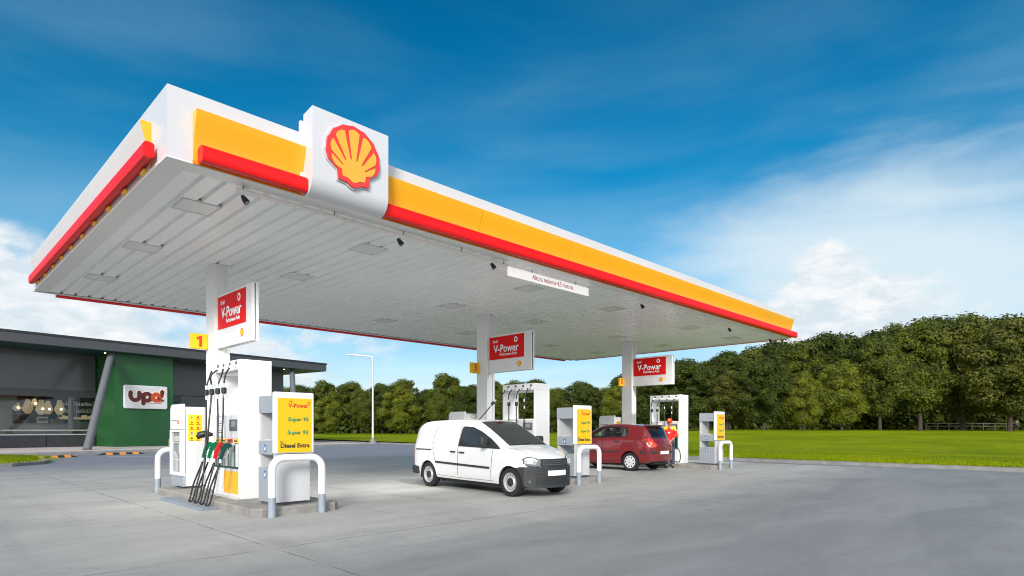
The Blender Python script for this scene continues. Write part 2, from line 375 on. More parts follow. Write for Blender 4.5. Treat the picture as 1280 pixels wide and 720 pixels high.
# short blades along the edges of the lawns
def blades(name, pts, seed, label):
    rnd = random.Random(seed); s = MB(); bm = s.bm
    for (x, y, z) in pts:
        h = rnd.uniform(.04, .10); a = rnd.uniform(0, 6.28); w = .011; lx = rnd.uniform(-.03, .03); ly = rnd.uniform(-.03, .03)
        c, sn = math.cos(a) * w, math.sin(a) * w
        bm.faces.new([bm.verts.new(p) for p in ((x - c, y - sn, z), (x + c, y + sn, z), (x + lx, y + ly, z + h))])
    o = s.build(name, M['grass'], kind='stuff'); tag(o, label, 'grass'); return o
rnd = random.Random(3); pts = []
for _ in range(42000):
    y = rnd.uniform(-12, 30); 
    for a, b in zip(EDGE[:-1], EDGE[1:]):
        if a[1] <= y <= b[1]: x = a[0] + (b[0] - a[0]) * (y - a[1]) / (b[1] - a[1])
    d = .2 + rnd.random() ** 2 * 7
    pts.append((x + d, y, terrain(x + d, y) + .11))
blades('lawn_grass', pts, 5, 'short bright green grass blades along the kerb of the wide lawn')
pts = []
for _ in range(9000):
    a, b = rnd.uniform(-9, 2.4), rnd.uniform(20.8, 30.8); r = math.hypot((a - cx) / 9, (b - cy) / 5.4)
    if a > cx and r > .93: continue
    pts.append((a, b, .13 + .17 * max(0, 1 - r)))
blades('verge_grass', pts, 6, 'short grass on the small kerbed verge at the far left')

# ------------------------------------------------------------------ canopy
L, W, ZS, ZT = 22.63, 11.34, 5.14, 6.10
cano = thing('canopy', 'long white filling station canopy with yellow panels and a red bar along its edge', 'canopy', (L / 2, W / 2, ZS))
s = MB()
s.box(0, L, 0, .06, ZS, ZT); s.box(0, L, W - .06, W, ZS, ZT); s.box(0, .06, .06, W - .06, ZS, ZT); s.box(L - .06, L, .06, W - .06, ZS, ZT)
s.box(.06, L - .06, .06, W - .06, ZT - .25, ZT - .2)
s.build('fascia', M['fascia'], cano)
s = MB()   # corrugated soffit, ribs across the short side
xs = []; x = .30; per = .31
pr = []
while x < L - .3:
    pr += [(x, ZS + .0), (x + per - .085, ZS + .0), (x + per - .07, ZS + .06), (x + per - .02, ZS + .06)]; x += per
pr.append((L - .3, ZS))
prof_y = [.30, W - .16]
s.rings([[(a, y, b) for a, b in pr] for y in prof_y], closed=False)
s.build('soffit', M['soffit'], cano)
s = MB()   # flat trim round the soffit
s.box(-.012, L + .012, -.012, .30, ZS - .022, ZS - .002); s.box(-.012, .29, .302, W - .20, ZS - .022, ZS - .002); s.box(L - .29, L + .012, .302, W - .20, ZS - .022, ZS - .002)
s.box(-.012, L + .012, W - .12, W + .012, ZS - .022, ZS - .002)
s.build('edge_trim', mat('trim_paint', (.78, .78, .76), .4), cano)
# cove shaped yellow band: stands proud at its top and curves back towards its foot
def cove(n=9, top=.16, bot=.02, z0=5.17, z1=5.83):
    pts = [(0, z1), (top, z1)]
    for k in range(1, n + 1):
        t = k / n; pts.append((bot + (top - bot) * (1 - math.sin(t * math.pi / 2)) ** 1.0, z1 - .03 - (z1 - .03 - z0) * t))
    pts += [(0, z0)]
    return pts
def front_run(name, m, x0, x1, prof, seams=()):
    cuts = [x0] + list(seams) + [x1]
    for a, b in zip(cuts[:-1], cuts[1:]):
        s = MB(); s.rings([[(xx, -d - .002, z) for d, z in prof] for xx in (a + .006, b - .006)]); s.build(name, m, cano, smooth=40)
front_run('yellow_band', M['yellow'], .31, 1.93, cove())
front_run('yellow_band', M['yellow'], 3.30, 22.46, cove(), [5.6, 8.4, 11.2, 14.0, 16.8, 19.6])
bar = [(.03, 5.315), (.06, 5.335), (.15, 5.345), (.195, 5.33), (.215, 5.30), (.217, 5.17), (.20, 5.125), (.15, 5.11), (.08, 5.12), (.03, 5.14)]
sbar = [(.02 + (d - .03) * .75, 5.205 + (z - 5.11) * .95) for d, z in bar]
def bar_run(x0, x1, seams=()):
    cuts = [x0] + list(seams) + [x1]
    for a, b in zip(cuts[:-1], cuts[1:]):
        s = MB(); s.rings([[(xx, -d - .02, z) for d, z in bar] for xx in (a + .005, b - .005)]); s.build('red_bar', M['red'], cano, smooth=50)
bar_run(.36, 1.88); bar_run(3.27, 22.62, [7.0, 10.4, 13.2, 16.9, 19.8])
s = MB()
for a, b in ((.31, 1.92), (3.3, 22.46)): s.box(a, b, -.035, -.001, 5.118, 5.168)
s.build('orange_lip', M['orange'], cano)
# left (short) side
s = MB(); s.rings([[(-d - .002, yy, z) for d, z in cove(top=.13)] for yy in (.74, W - .5)]); s.build('side_band', M['glarepale'], cano, smooth=40)
s = MB(); s.rings([[(-d - .004, yy, z) for d, z in cove(top=.135, z1=5.832, z0=5.165)] for yy in (.725, .74)]); s.build('band_end', M['yellow'], cano)
s = MB(); s.rings([[(-d - .02, yy, z) for d, z in sbar] for yy in (.42, 4.0)]); s.build('red_bar', M['red'], cano, smooth=50)
s = MB(); s.rings([[(-d - .02, yy, z) for d, z in sbar] for yy in (4.01, 7.9)]); s.build('red_bar', M['red'], cano, smooth=50)
s = MB(); s.rings([[(-d - .02, yy, z) for d, z in sbar] for yy in (7.91, 10.75)]); s.build('red_bar', M['red'], cano, smooth=50)
for k in range(10):
    s = MB(); y = .85 + k * 1.03; s.prism([(0, 5.15), (-.055, 5.168), (-.065, 5.20), (-.02, 5.205)], lambda a, b, d: (a, d, b), y, y + .22)
    s.build('bar_bracket', M['yellow'], cano)
s = MB(); s.box(-.016, -.001, .3, W - .3, 5.12, 5.17); s.build('side_lip', M['glarepale'], cano)
# back side red bar
s = MB(); s.rings([[(xx, W + d, z - .045) for d, z in bar] for xx in (.5, L - .4)]); s.build('red_bar', M['red'], cano, smooth=50)
s = MB(); s.rings([[(xx, W + d + .002, z) for d, z in cove()] for xx in (.5, L - .4)]); s.build('yellow_band', M['yellow'], cano, smooth=40)
s = MB(); s.rings([[(L + d + .002, yy, z) for d, z in cove()] for yy in (.4, W - .4)]); s.build('yellow_band', M['yellow'], cano, smooth=40)
s = MB(); s.rings([[(L + d + .02, yy, z) for d, z in bar] for yy in (.2, W - .2)]); s.build('red_bar', M['red'], cano, smooth=50)

# recessed luminaires, 6 x 3
US = (.93, 4.19, 9.0, 12.72, 17.55, 21.0); VS = (1.75, 4.88, 8.4)
rowname = ('front', 'middle', 'back'); place = ('nearest the near end', 'second from the near end', 'third from the near end', 'third from the far end', 'second from the far end', 'nearest the far end')
proto = None
for i, u in enumerate(US):
    for j, v in enumerate(VS):
        lab = 'square grey ceiling light, %s row, %s' % (rowname[j], place[i])
        if proto is None:
            proto = thing('ceiling_light', lab, 'ceiling light', (u, v, ZS), 0, 'recessed lights in the canopy soffit', absolute=False)
            s = MB(); a = .30; f = .03
            s.box(-a, a, -a, -a + f, -.014, .02); s.box(-a, a, a - f, a, -.014, .02); s.box(-a, -a + f, -a + f, a - f, -.014, .02); s.box(a - f, a, -a + f, a - f, -.014, .02)
            s.build('frame', M['lampframe'], proto)
            s = MB(); s.box(-a + f, a - f, -a + f, a - f, -.008, .022); s.build('diffuser', M['lamp'], proto)
        else:
            c = copy_tree(proto); c.location = (u, v, ZS); c['label'] = lab

# scallop emblem drawn in unit size (about 2 wide, 1.9 high)
def pecten_outline(k=1.0, n=26):
    pts = []
    for i in range(n + 1):
        t = R(192) - R(204) * i / n
        r = 1.0 + .018 * math.cos((t - R(90)) * 15)
        pts.append((r * math.cos(t), r * math.sin(t) * .98))
    pts += [(.93, -.36), (.60, -.60), (.57, -.92), (.30, -.94), (.13, -1.03), (0, -1.07), (-.13, -1.03), (-.30, -.94), (-.57, -.92), (-.60, -.60), (-.93, -.36)]
    return [(a * k, b * k) for a, b in pts]
def pecten(mapf, size, parent, full=True, depth=.05, rim=None):
    """red scallop plate with yellow ribs on top; mapf(a, b, d)"""
    out = pecten_outline()
    s = MB(); s.prism([(a * size, b * size) for a, b in out], mapf, 0, depth)
    pl = s.build('emblem', rim or M['logored'], parent)
    s = MB(); d0, d1 = depth + .001, depth + (.006 if full else .004)
    if not full:
        s.prism([(a * size * .82, b * size * .82) for a, b in out], mapf, d0, d1); s.build('ribs', M['labelyellow'], parent); return pl
    body = [(-.42, -.78), (-.22, -.80), (-.09, -.88), (0, -.92), (.09, -.88), (.22, -.80), (.42, -.78), (.46, -.50), (.30, -.22), (.0, -.12), (-.30, -.22), (-.46, -.50)]
    # fan: seven ribs spreading from the foot
    root = Vector((0, -.72)); angs = [-64, -43.5, -21.5, 0, 21.5, 43.5, 64]
    def edge(ang):
        d = Vector((math.sin(R(ang)), math.cos(R(ang)))); t = 0.
        # walk out to a curve just inside the red rim
        while True:
            p = root + d * t
            if math.hypot(p.x / .86, (p.y + .0) / .84) > 1 or t > 2: return t
            t += .01
    for a in angs:
        w0, w1 = 2.7, 7.9
        pts = []
        r0 = .40
        e = [edge(a - w1), edge(a - w1 * .5), edge(a) , edge(a + w1 * .5), edge(a + w1)]
        e = [q * f for q, f in zip(e, (.97, 1.0, 1.01, 1.0, .97))]
        an = [a - w1, a - w1 * .5, a, a + w1 * .5, a + w1]
        for q, t in zip(e, an): pts.append((root.x + math.sin(R(t)) * q, root.y + math.cos(R(t)) * q))
        for t, r in ((a + w0 * 2.9, r0), (a - w0 * 2.9, r0)): pts.append((root.x + math.sin(R(t)) * r, root.y + math.cos(R(t)) * r))
        s.prism([(p * size, q * size) for p, q in pts], mapf, d0, d1)
    s.prism([(a * size, b * size) for a, b in body], mapf, d0, d1 - .0015)
    s.build('ribs', M['logoyellow'], parent)
    return pl

sg = thing('roundel_sign', 'big white box sign with a red and yellow scallop emblem on the canopy front', 'sign', (2.57, -.2, 5.07))
x0, x1 = 1.89, 3.25
prof = [(-.06, 5.11), (-.06, 6.36), (-.355, 6.40), (-.355, 5.36)] + [(-.355 + .23 * (1 - math.cos(R(t))), 5.36 - .29 * math.sin(R(t))) for t in (15, 30, 45, 60, 75, 90)]
s = MB(); s.prism(prof, lambda a, b, d: (d, a, b), x0, x1); s.build('box', M['fascia'], sg, smooth=30)
s = MB(); s.prism([(-.002, 5.14), (-.002, 6.26), (-.058, 6.26), (-.058, 5.14)], lambda a, b, d: (d, a, b), x0 - .045, x1 + .045); s.build('mounting_frame', M['white'], sg)
mapf = lambda a, b, d: (2.57 + a, -.358 - d, 5.83 + b)
pecten(mapf, .475, sg, depth=.05)
s = MB(); s.prism([(a * .497, b * .497) for a, b in pecten_outline()], mapf, .0, .022); s.build('emblem_edge', M['lightgrey'], sg)

# floodlights hung under the front edge
fl_lab = ['by the near corner', 'right of the roundel sign', 'at the end of the pale pipe', 'between the clearance bar and the third column', 'fourth part of the way from the far end', 'nearest the far end']
fl_lab = ['hanging from the near end of the pale pipe', 'hanging below the pipe right of the scallop sign', 'hanging just left of the clearance bar', 'hanging right of the clearance bar', 'hanging second from the far end of the canopy', 'hanging at the far end of the canopy']
fproto = None
for k, (u, v) in enumerate(((1.19, .46), (4.07, .5), (6.45, .46), (12.4, .50), (18.1, .52), (21.76, .52))):
    lab = 'small black floodlight ' + fl_lab[k]
    if fproto is None:
        fproto = thing('floodlight', lab, 'floodlight', (u, v, 5.12), R(35), 'floodlights under the canopy edge', absolute=False)
        fproto.scale = (.72, .72, .72)
        s = MB(); s.tube([(0, 0, -.005), (0, 0, -.10)], .018, 8); s.tube([(0, 0, -.09), (.0, 0, -.12)], .03, 8); s.build('bracket', M['alu'], fproto)
        s = MB(); s.tube([(0, .04, -.10), (0, -.01, -.17), (0, -.07, -.25)], [.035, .06, .07], 12); s.build('housing', M['rubber'], fproto, smooth=40)
        s = MB(); s.tube([(0, -.072, -.252), (0, -.078, -.260)], .058, 12); s.build('lens', M['lens'], fproto)
    else:
        c = copy_tree(fproto); c.location = (u, v, 5.12); c.rotation_euler.z = R(35 + 14 * (k % 3)); c['label'] = lab
# the floodlights are burning in the photograph (bright patches on the soffit and no dark ground below)
for o in [q for q in list(COL.objects) if q.name.startswith('floodlight')]:
    ld = bpy.data.lights.new('flood_beam', 'SPOT'); ld.energy = 420 if o.location.x < 3 else 760; ld.spot_size = R(76); ld.spot_blend = 1.; ld.shadow_soft_size = .25; ld.color = (1, .97, .93)
    lo = bpy.data.objects.new('flood_beam', ld); COL.objects.link(lo); lo.location = (o.location.x, o.location.y + .10, o.location.z - .30)
    lo.rotation_euler = Vector((-.10, -.76, .62)).to_track_quat('Z', 'Y').to_euler()
# pale pipe
pp = thing('conduit_pipe', 'pale pinkish pipe slung under the front edge of the canopy soffit', 'pipe', (3.9, .3, 5.02))
s = MB(); s.tube([(1.0, .24, 5.03), (6.75, .31, 5.03)], .034, 10); s.build('pipe', mat('pipe_pale', (.84, .76, .73), .35), pp, smooth=40)
for u in (1.1, 2.6, 4.0, 5.4, 6.6):
    s = MB(); s.tube([(u, .26, 5.118), (u, .27, 5.03)], .008, 6); s.build('hanger', M['darkgrey'], pp)
# clearance bar
hb = thing('clearance_bar', 'white height limit board with faint red lettering hung under the canopy edge', 'sign', (8.42, .5, 4.9))
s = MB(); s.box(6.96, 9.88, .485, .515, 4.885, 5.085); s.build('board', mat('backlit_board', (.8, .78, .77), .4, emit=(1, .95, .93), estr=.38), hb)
for u in (7.75, 9.35):
    s = MB(); s.tube([(u, .5, 5.085), (u, .5, 5.16)], .012, 6); s.build('hanger', M['darkgrey'], hb)
text_mesh('lettering', 'Altura m\u00e1xima 4,5 metros', .16, lambda a, b, d: (8.5 + a, .484 - d, 4.985 + b), M['inkpink'], hb, bold=.004, width=1.5)

# ------------------------------------------------------------------ islands and what stands on them
DU = 8.25
nth = ('first', 'second', 'third'); ISN = ('nearest', 'middle', 'farthest')
beside = ('at the near left end of the forecourt', 'behind the white van', 'behind the red car')

def island(k):
    o = DU * k
    P = [(1.58, 1.20), (1.72, 1.05), (3.05, 1.05), (3.18, 1.18), (3.18, 6.30), (3.05, 6.42), (1.72, 6.42), (1.58, 6.30)]
    t = thing('pump_island', 'low grey concrete kerbed island under the %s pump' % ISN[k], 'kerb island', (o + 2.38, 3.7, 0), 0, 'pump islands')
    s = MB(); s.rings([[(a + o, b, 0) for a, b in P], [(a + o, b, .12) for a, b in P],
        [(2.38 + (a - 2.38) * .975 + o, 3.73 + (b - 3.73) * .993, .15) for a, b in P]])
    s.build('kerb_block', M['island'], t)

def column(k):
    o = DU * k
    t = thing('canopy_column', 'tall white canopy column carrying the %s' % ('number 1 plate', 'number 3 plate', 'number 5 plate')[k], 'column', (o + 2.49, 5.31, 0), 0, 'columns of the canopy')
    s = MB(); s.box(o + 2.36, o + 2.44, 5.07, 5.55, .15, ZS - .003); s.box(o + 2.62, o + 2.70, 5.07, 5.55, .15, ZS - .003); s.box(o + 2.44, o + 2.62, 5.095, 5.525, .15, ZS - .003)
    s.build('shaft', M['white'], t)
    s = MB(); s.box(o + 2.30, o + 2.76, 5.0, 5.62, .151, .175); s.build('base_plate', M['galv'], t)
    n = ('1', '3', '5')[k]
    t = thing('number_sign', 'yellow plate reading %s in red, %s' % (n, ('above the glass door cabinet nearest the camera', 'high over the rear of the white van', 'above the red car')[k]), 'sign', (o + 2.19, 5.46, 3.27), 0, 'pump number plates')
    s = MB(); s.box(o + 2.00, o + 2.355, 5.42, 5.50, 3.26, 3.60, .012); s.build('box', M['labelyellow'], t)
    if n == '1':
        s = MB(); s.prism([(-.01, -.12), (.05, -.12), (.05, .12), (0, .12), (-.07, .07), (-.05, .03), (-.01, .05)], lambda a, b, d: (o + 2.18 + a, 5.418 - d, 3.43 + b), 0, .004); s.build('digit', M['inkred'], t)
    else: text_mesh('digit', n, .30, lambda a, b, d: (o + 2.18 + a, 5.418 - d, 3.44 + b), M['inkred'], t, bold=.02)

def vsign(k):
    o = DU * k
    t = thing('fuel_sign', 'white board with red fuel panel %s' % ('over the pump nearest the camera', 'over the windscreen of the white van', 'above the attendant in the red cap')[k], 'sign', (o + 2.50, 4.3, 3.25), 0, 'red fuel boards on the columns')
    y0, y1 = 3.22, 5.06
    s = MB(); s.box(o + 2.44, o + 2.50, y0 + .02, y1, 3.26, 4.42); s.box(o + 2.515, o + 2.575, y0, y1, 3.25, 4.43, .004)
    s.box(o + 2.50, o + 2.515, y0 + .05, y1, 3.29, 4.40); s.build('box', M['white'], t)
    s = MB(); s.box(o + 2.505, o + 2.511, y0 + .002, y0 + .05, 3.27, 4.41); s.build('edge_groove', M['darkgrey'], t)
    s = MB(); s.box(o + 2.432, o + 2.4405, y0 + .30, y1 - .03, 3.66, 4.37); s.build('red_panel', M['signred'], t)
    fx = lambda cy, cz: (lambda a, b, d: (o + 2.4315 - d, cy - a, cz + b))
    text_mesh('lettering', 'V-Power', .33, fx(4.29, 3.98), M['inkwhite'], t, bold=.026, width=1.10)
    text_mesh('lettering', 'Shell', .12, fx(4.76, 4.22), M['inkwhite'], t, bold=.02)
    text_mesh('lettering', 'Performance Fuels', .12, fx(4.19, 3.80), M['inkwhite'], t, bold=.02, width=.74)
    s = MB(); rr = [(.075 * math.cos(R(a)), .085 * math.sin(R(a))) for a in range(0, 360, 20)]; r2 = [(a * .5, b * .5) for a, b in rr]
    f = fx(3.86, 4.22); s.prism(rr, f, 0, .004); s.build('ring', M['inkwhite'], t)
    s = MB(); s.prism(r2, f, .0045, .006); s.build('ring_centre', M['signred'], t)
    pecten(lambda a, b, d: (o + 2.4395 - d, 3.73 - a, 3.47 + b), .085, t, full=False, depth=.006)

def nozzle(o, v, m, parent, u=1.83, z=1.02, tilt=0.):
    s = MB()   # grip, guard, spout pushed up into its boot
    f = lambda a, b, d: (o + u + a, v + d * 1.1, z + b)
    s.prism([(.05, .165), (-.01, .205), (-.08, .18), (-.125, .07), (-.165, -.10), (-.12, -.12), (-.075, .02), (-.035, .10), (.05, .11)], f, -.022, .022)
    n = s.build('nozzle', m, parent)
    s = MB(); s.tube([f(.0, .15, 0), f(.10, .17, 0), f(.16, .13, 0)], .016, 8); s.tube([f(-.142, -.11, 0), f(-.155, -.18, 0)], .024, 8)
    s.prism([(-.03, .09), (.01, .02), (-.05, -.07), (-.12, -.11), (-.11, -.09), (-.05, -.05), (-.01, .02), (-.045, .08)], f, -.007, .007)
    s.build('spout', M['alu'], n, smooth=40)
    return n

def curve(pts, n=8):
    """catmull-rom"""
    P = [Vector(p) for p in pts]; P = [P[0] * 2 - P[1]] + P + [P[-1] * 2 - P[-2]]; out = []
    for i in range(1, len(P) - 2):
        for k in range(n):
            t = k / n; a, b, c, d = P[i - 1:i + 3]
            out.append(.5 * ((2 * b) + (c - a) * t + (2 * a - 5 * b + 4 * c - d) * t * t + (3 * b - a - 3 * c + d) * t ** 3))
    out.append(P[-2]); return out

def pump(k):
    o = DU * k
    desc = ('nearest the camera with four hoses hanging', 'behind the white van with one hose over it', 'beside the attendant and the red car')[k]
    t = thing('fuel_pump', 'white portal fuel pump ' + desc, 'fuel pump', (o + 2.27, 3.27, .15), 0, 'fuel pumps')
    a0, a1, y0, y1 = o + 1.97, o + 2.57, 2.62, 3.96
    s = MB(); s.box(a0 + .012, a1 - .012, y0 + .085, y1 - .085, .17, 1.77); s.build('cabinet', M['white'], t)
    s = MB(); s.box(a0, a1, y0, y0 + .08, .152, 2.60, .004); s.build('side_panel', M['white'], t)
    s = MB(); s.box(a0, a1, y1 - .08, y1, .152, 2.60, .004); s.build('side_panel', M['white'], t)
    s = MB(); s.box(a0, a1, y0, y1, 2.602, 2.79, .004); s.box(a0 + .1, a1 - .1, y0 + .082, y1 - .082, 2.56, 2.60); s.build('hose_header', M['white'], t)
    vv = [2.80, 3.11, 3.42, 3.72]
    for v in vv:
        s = MB(); s.box(a0 - .006, a0 - .0005, v - .035, v + .035, 2.70, 2.76); s.build('cover_plate', M['darkgrey'], t)
    s = MB(); s.box(a0 + .000, a0 + .010, y0 + .10, y1 - .10, 1.30, 1.74); s.build('control_panel', M['lightgrey'], t)
    s = MB(); s.box(a0 - .012, a0 - .001, y0 + .13, y0 + .50, 1.44, 1.66, .004); s.build('card_reader', M['darkgrey'], t)
    s = MB(); s.box(a0 - .018, a0 - .0125, y0 + .20, y0 + .40, 1.52, 1.63); s.build('screen', mat('screen', (.22, .25, .27), .2) if k == 0 else bpy.data.materials['screen'], t)
    s = MB(); s.box(a0 - .006, a0 - .001, y0 + .80, y0 + 1.12, 1.34, 1.70); s.build('notice', M['inkwhite'], t)
    s = MB()
    for q in range(6): s.box(a0 - .008, a0 - .0065, y0 + .84, y0 + 1.06 - .03 * (q % 3), 1.40 + q * .045, 1.412 + q * .045)
    s.build('notice_print', M['ink'], t)
    # product labels, boots and lower yellow door
    for q, (v, m) in enumerate(zip(vv, (M['labelyellow'], M['inkred'], M['labelyellow'], M['labelyellow']))):
        s = MB(); s.box(a0 - .008, a0 - .001, v - .12, v + .12, 1.215, 1.285); s.build('product_label', m, t)
        s = MB(); s.box(a0 - .011, a0 - .0085, v - .08, v + .08, 1.235, 1.262); s.build('label_print', M['ink'], t)
    s = MB(); s.box(a0 - .010, a0 + .011, y0 + .09, y1 - .09, .72, 1.20); s.build('boot_panel', M['ngreen'], t)
    for v in vv:
        s = MB(); s.box(a0 - .05, a0 - .011, v - .10, v - .085, .76, 1.19); s.box(a0 - .05, a0 - .011, v + .085, v + .10, .76, 1.19); s.build('boot_guide', M['alu'], t)
    s = MB(); s.box(a0 - .003, a0 + .011, y0 + .10, y0 + .80, .24, .66); s.build('lower_door' if k == 2 else 'yellow_door', M['white'] if k == 2 else M['yellow'], t)
    s = MB(); s.box(a0 + .0, a0 + .011, y0 + .84, y1 - .10, .24, .66); s.build('lower_door', M['white'], t)
    s = MB(); s.box(a0 - .004, a0 + .011, y0 + .10, y0 + .80, .672, .70); s.build('door_edge', M['lightgrey'], t)
    s = MB(); s.box(a0 - .06, a0 + .0, y0 + .0, y1, .152, .19); s.build('plinth', M['lightgrey'], t)
    # tray for the hoses
    tr = thing('hose_tray', 'flat grey hose tray on the ground in front of the %s pump' % ISN[k], 'tray', (o + 1.45, 3.9, 0), 0, 'hose trays')
    s = MB(); s.prism([(1.28, 0), (1.32, .045), (1.55, .05), (1.572, .02), (1.572, 0)], lambda a, b, d: (o + a, d, b), 2.62, 5.1); s.build('plate', M['tray'], tr)
    cols = [M['ngreen'], M['nred'], M['green'], M['green']]
    for q, v in enumerate(vv):
        special = (k == 1 and q == 3) or (k == 2 and q == 3)
        h0 = (o + 1.93, v, 2.66)
        s = MB(); s.tube([(o + 2.0, v, 2.68), (o + 1.90, v, 2.67), (o + 1.86, v + .03, 2.64)], .018, 8); s.build('hose_swivel', M['alu'], t, smooth=40)
        vb = v + .10 * (1 if q > 0 else .3)
        if special and k == 1:
            p0, pe = Vector((o + 1.86, v + .03, 2.64)), Vector((9.15, 4.35, 1.50))
            pts = [p0, p0 + Vector((-.03, .05, -.12)), p0.lerp(pe, .35) + Vector((0, 0, -.05)), p0.lerp(pe, .7) + Vector((0, 0, -.10)), (8.85, 4.1, 1.45), (8.68, 3.4, 1.02)]
            cf = p0.lerp(pe, .33) + Vector((0, 0, -.03)); cd = (pe - p0).normalized()
        elif special and k == 2:
            p0 = Vector((o + 1.86, v + .03, 2.64))
            pts = [p0, p0 + Vector((-.05, .03, -.2)), (o + 1.76, v + .05, 1.9), (o + 1.70, v - .1, 1.2), (o + 1.65, 3.2, .55), (o + 1.5, 2.6, .26), (o + 1.25, 2.25, .30), (o + .90, 2.1, .72), (17.35, 2.55, .98)]
            cf = Vector((o + 1.79, v + .04, 2.2)); cd = Vector((0, 0, -1))
        else:
            jt = .05 * math.sin(q * 2.3 + k); pts = [(o + 1.86, v + .03, 2.64), (o + 1.80 + jt, v + .07, 2.5), (o + 1.775, v + .09, 2.25), (o + 1.75 + jt, v + .07 + jt, 1.6), (o + 1.69 + jt, v + .02, 1.0), (o + 1.56, v + .0, .35), (o + 1.50, v + .03, .09), (o + 1.46, v + .10, .075), (o + 1.50, v + .16, .12), (o + 1.56, v + .14, .40), (o + 1.66, v + .03, .76), (o + 1.675, v, .84)]
            cf = Vector((o + 1.778, v + .09, 2.2)); cd = Vector((.02, 0, -1))
        hs = thing_part = MB(); hs.tube(curve(pts, 7), .0165, 8); h = hs.build('hose', M['rubber'], t, smooth=60)
        cd = Vector(cd).normalized()
        s = MB(); s.tube([cf - cd * .14, cf - cd * .055], .024, 8); s.tube([cf + cd * .055, cf + cd * .14], .022, 8); s.build('fitting', M['alu'], h, smooth=40)
        s = MB(); s.tube([cf - cd * .06, cf - cd * .045, cf + cd * .045, cf + cd * .06], [.03, .047, .047, .03], 10); s.build('breakaway', M['rubber'], h, smooth=40)
        if special: continue
        nozzle(o, v, cols[q], h)
    s = MB(); f = lambda a, b, d: (o + 1.9 + a, y1 + .02 + d, 1.36 + b)
    if k == 0:
        s.tube([f(.06, .0, 0), f(-.05, .02, .05), f(-.14, .0, .1), f(-.20, -.06, .12)], [.03, .07, .075, .04], 10); s.tube([f(-.02, 0, .03), f(-.02, -.22, .05)], .015, 8)
        s.build('air_line_nozzle', M['rubber'], t, smooth=40)

def pictogram(o, y, z, parent, h=.10):
    s = MB(); s.box(o + 2.0 - .006, o + 2.0 - .002, y - .045, y + .045, z, z + h); p = s.build('pictogram', M['inkblue'], parent)
    s = MB(); s.box(o + 2.0 - .009, o + 2.0 - .0065, y - .022, y - .005, z + .02, z + h - .02); s.box(o + 2.0 - .009, o + 2.0 - .0065, y + .006, y + .024, z + .02, z + h * .6); s.build('symbol', M['inkwhite'], p)

def stand(k):
    o = DU * k
    t = thing('price_stand', 'grey service stand with bins and a yellow fuel price panel, %s island' % ISN[k], 'service stand', (o + 2.35, 1.55, .15), 0, 'service stands with yellow panels')
    a0, a1 = o + 2.0, o + 2.66
    s = MB(); s.box(a0, a1, 1.26, 1.86, .20, .80); s.build('waste_bin', M['grey'], t)
    s = MB(); s.box(a0 + .03, a1 - .03, 1.29, 1.83, .155, .198); s.build('foot', M['darkgrey'], t)
    s = MB(); s.box(a0, a1, 1.31, 1.86, 1.03, 1.27); s.build('shelf', M['grey'], t)
    s = MB(); s.box(a0, a1, 1.31, 1.86, 1.76, 2.06); s.build('head', M['grey'], t)
    s = MB(); s.box(a0 + .02, a1 - .02, 1.79, 1.858, .80, 1.76); s.build('back_panel', M['lightgrey'], t)
    s = MB(); s.box(a0 + .34, a1, 1.312, 1.36, 1.272, 1.758); s.build('inner_panel', M['lightgrey'], t)
    s = MB(); s.box(a0 + .03, a0 + .30, 1.45, 1.72, 1.272, 1.29); s.box(a0 + .05, a0 + .28, 1.47, 1.70, 1.29, 1.30); s.build('bucket_rim', M['lightgrey'], t)
    s = MB(); s.box(a0 + .004, a1 - .004, 1.235, 1.262, .204, 1.04); s.build('front_panel', M['lightgrey'], t)
    s = MB(); s.box(a0 - .005, a1 + .06, 1.20, 1.30, 1.05, 2.12, .02); pb = s.build('price_board', M['white'], t)
    x0, x1 = o + 2.05, o + 2.665
    s = MB(); s.box(x0, x1, 1.192, 1.199, 1.07, 2.015); s.build('yellow_face', M['labelyellow'], pb)
    f = lambda cx, cz: (lambda a, b, d: (o + cx + a, 1.1915 - d, cz + b))
    text_mesh('price_text', 'V-Power', .098, f(2.42, 1.885), M['inkred'], pb, bold=.018, width=.37)
    text_mesh('price_text', 'Shell', .03, f(2.28, 1.955), M['inkred'], pb, bold=.01)
    text_mesh('price_text', 'Super 95', .095, f(2.42, 1.645), M['inkgreen'], pb, bold=.030, width=.38)
    text_mesh('price_text', 'Super 93', .095, f(2.41, 1.415), M['inkgreen'], pb, bold=.030, width=.38)
    text_mesh('price_text', 'Diesel Extra', .105, f(2.36, 1.185), M['ink'], pb, bold=.030, width=.53)
    text_mesh('price_text', 'Shell', .03, f(2.12, 1.255), M['ink'], pb, bold=.01)
    s = MB(); s.prism([(.026 * math.cos(R(a)), .026 * math.sin(R(a))) for a in range(0, 360, 30)], f(2.615, 1.935), 0, .002); s.build('price_ring', M['inkred'], pb)
    s = MB(); s.prism([(.013 * math.cos(R(a)), .013 * math.sin(R(a))) for a in range(0, 360, 30)], f(2.615, 1.935), .0025, .0035); s.build('price_ring', M['labelyellow'], pb)
    pictogram(o, 1.58, 1.08, t, .12); pictogram(o, 1.58, .62, t, .12)
    s = MB(); s.box(a0 - .004, a0 - .001, 1.28, 1.84, .792, .799); s.build('lid_edge', M['lightgrey'], t)

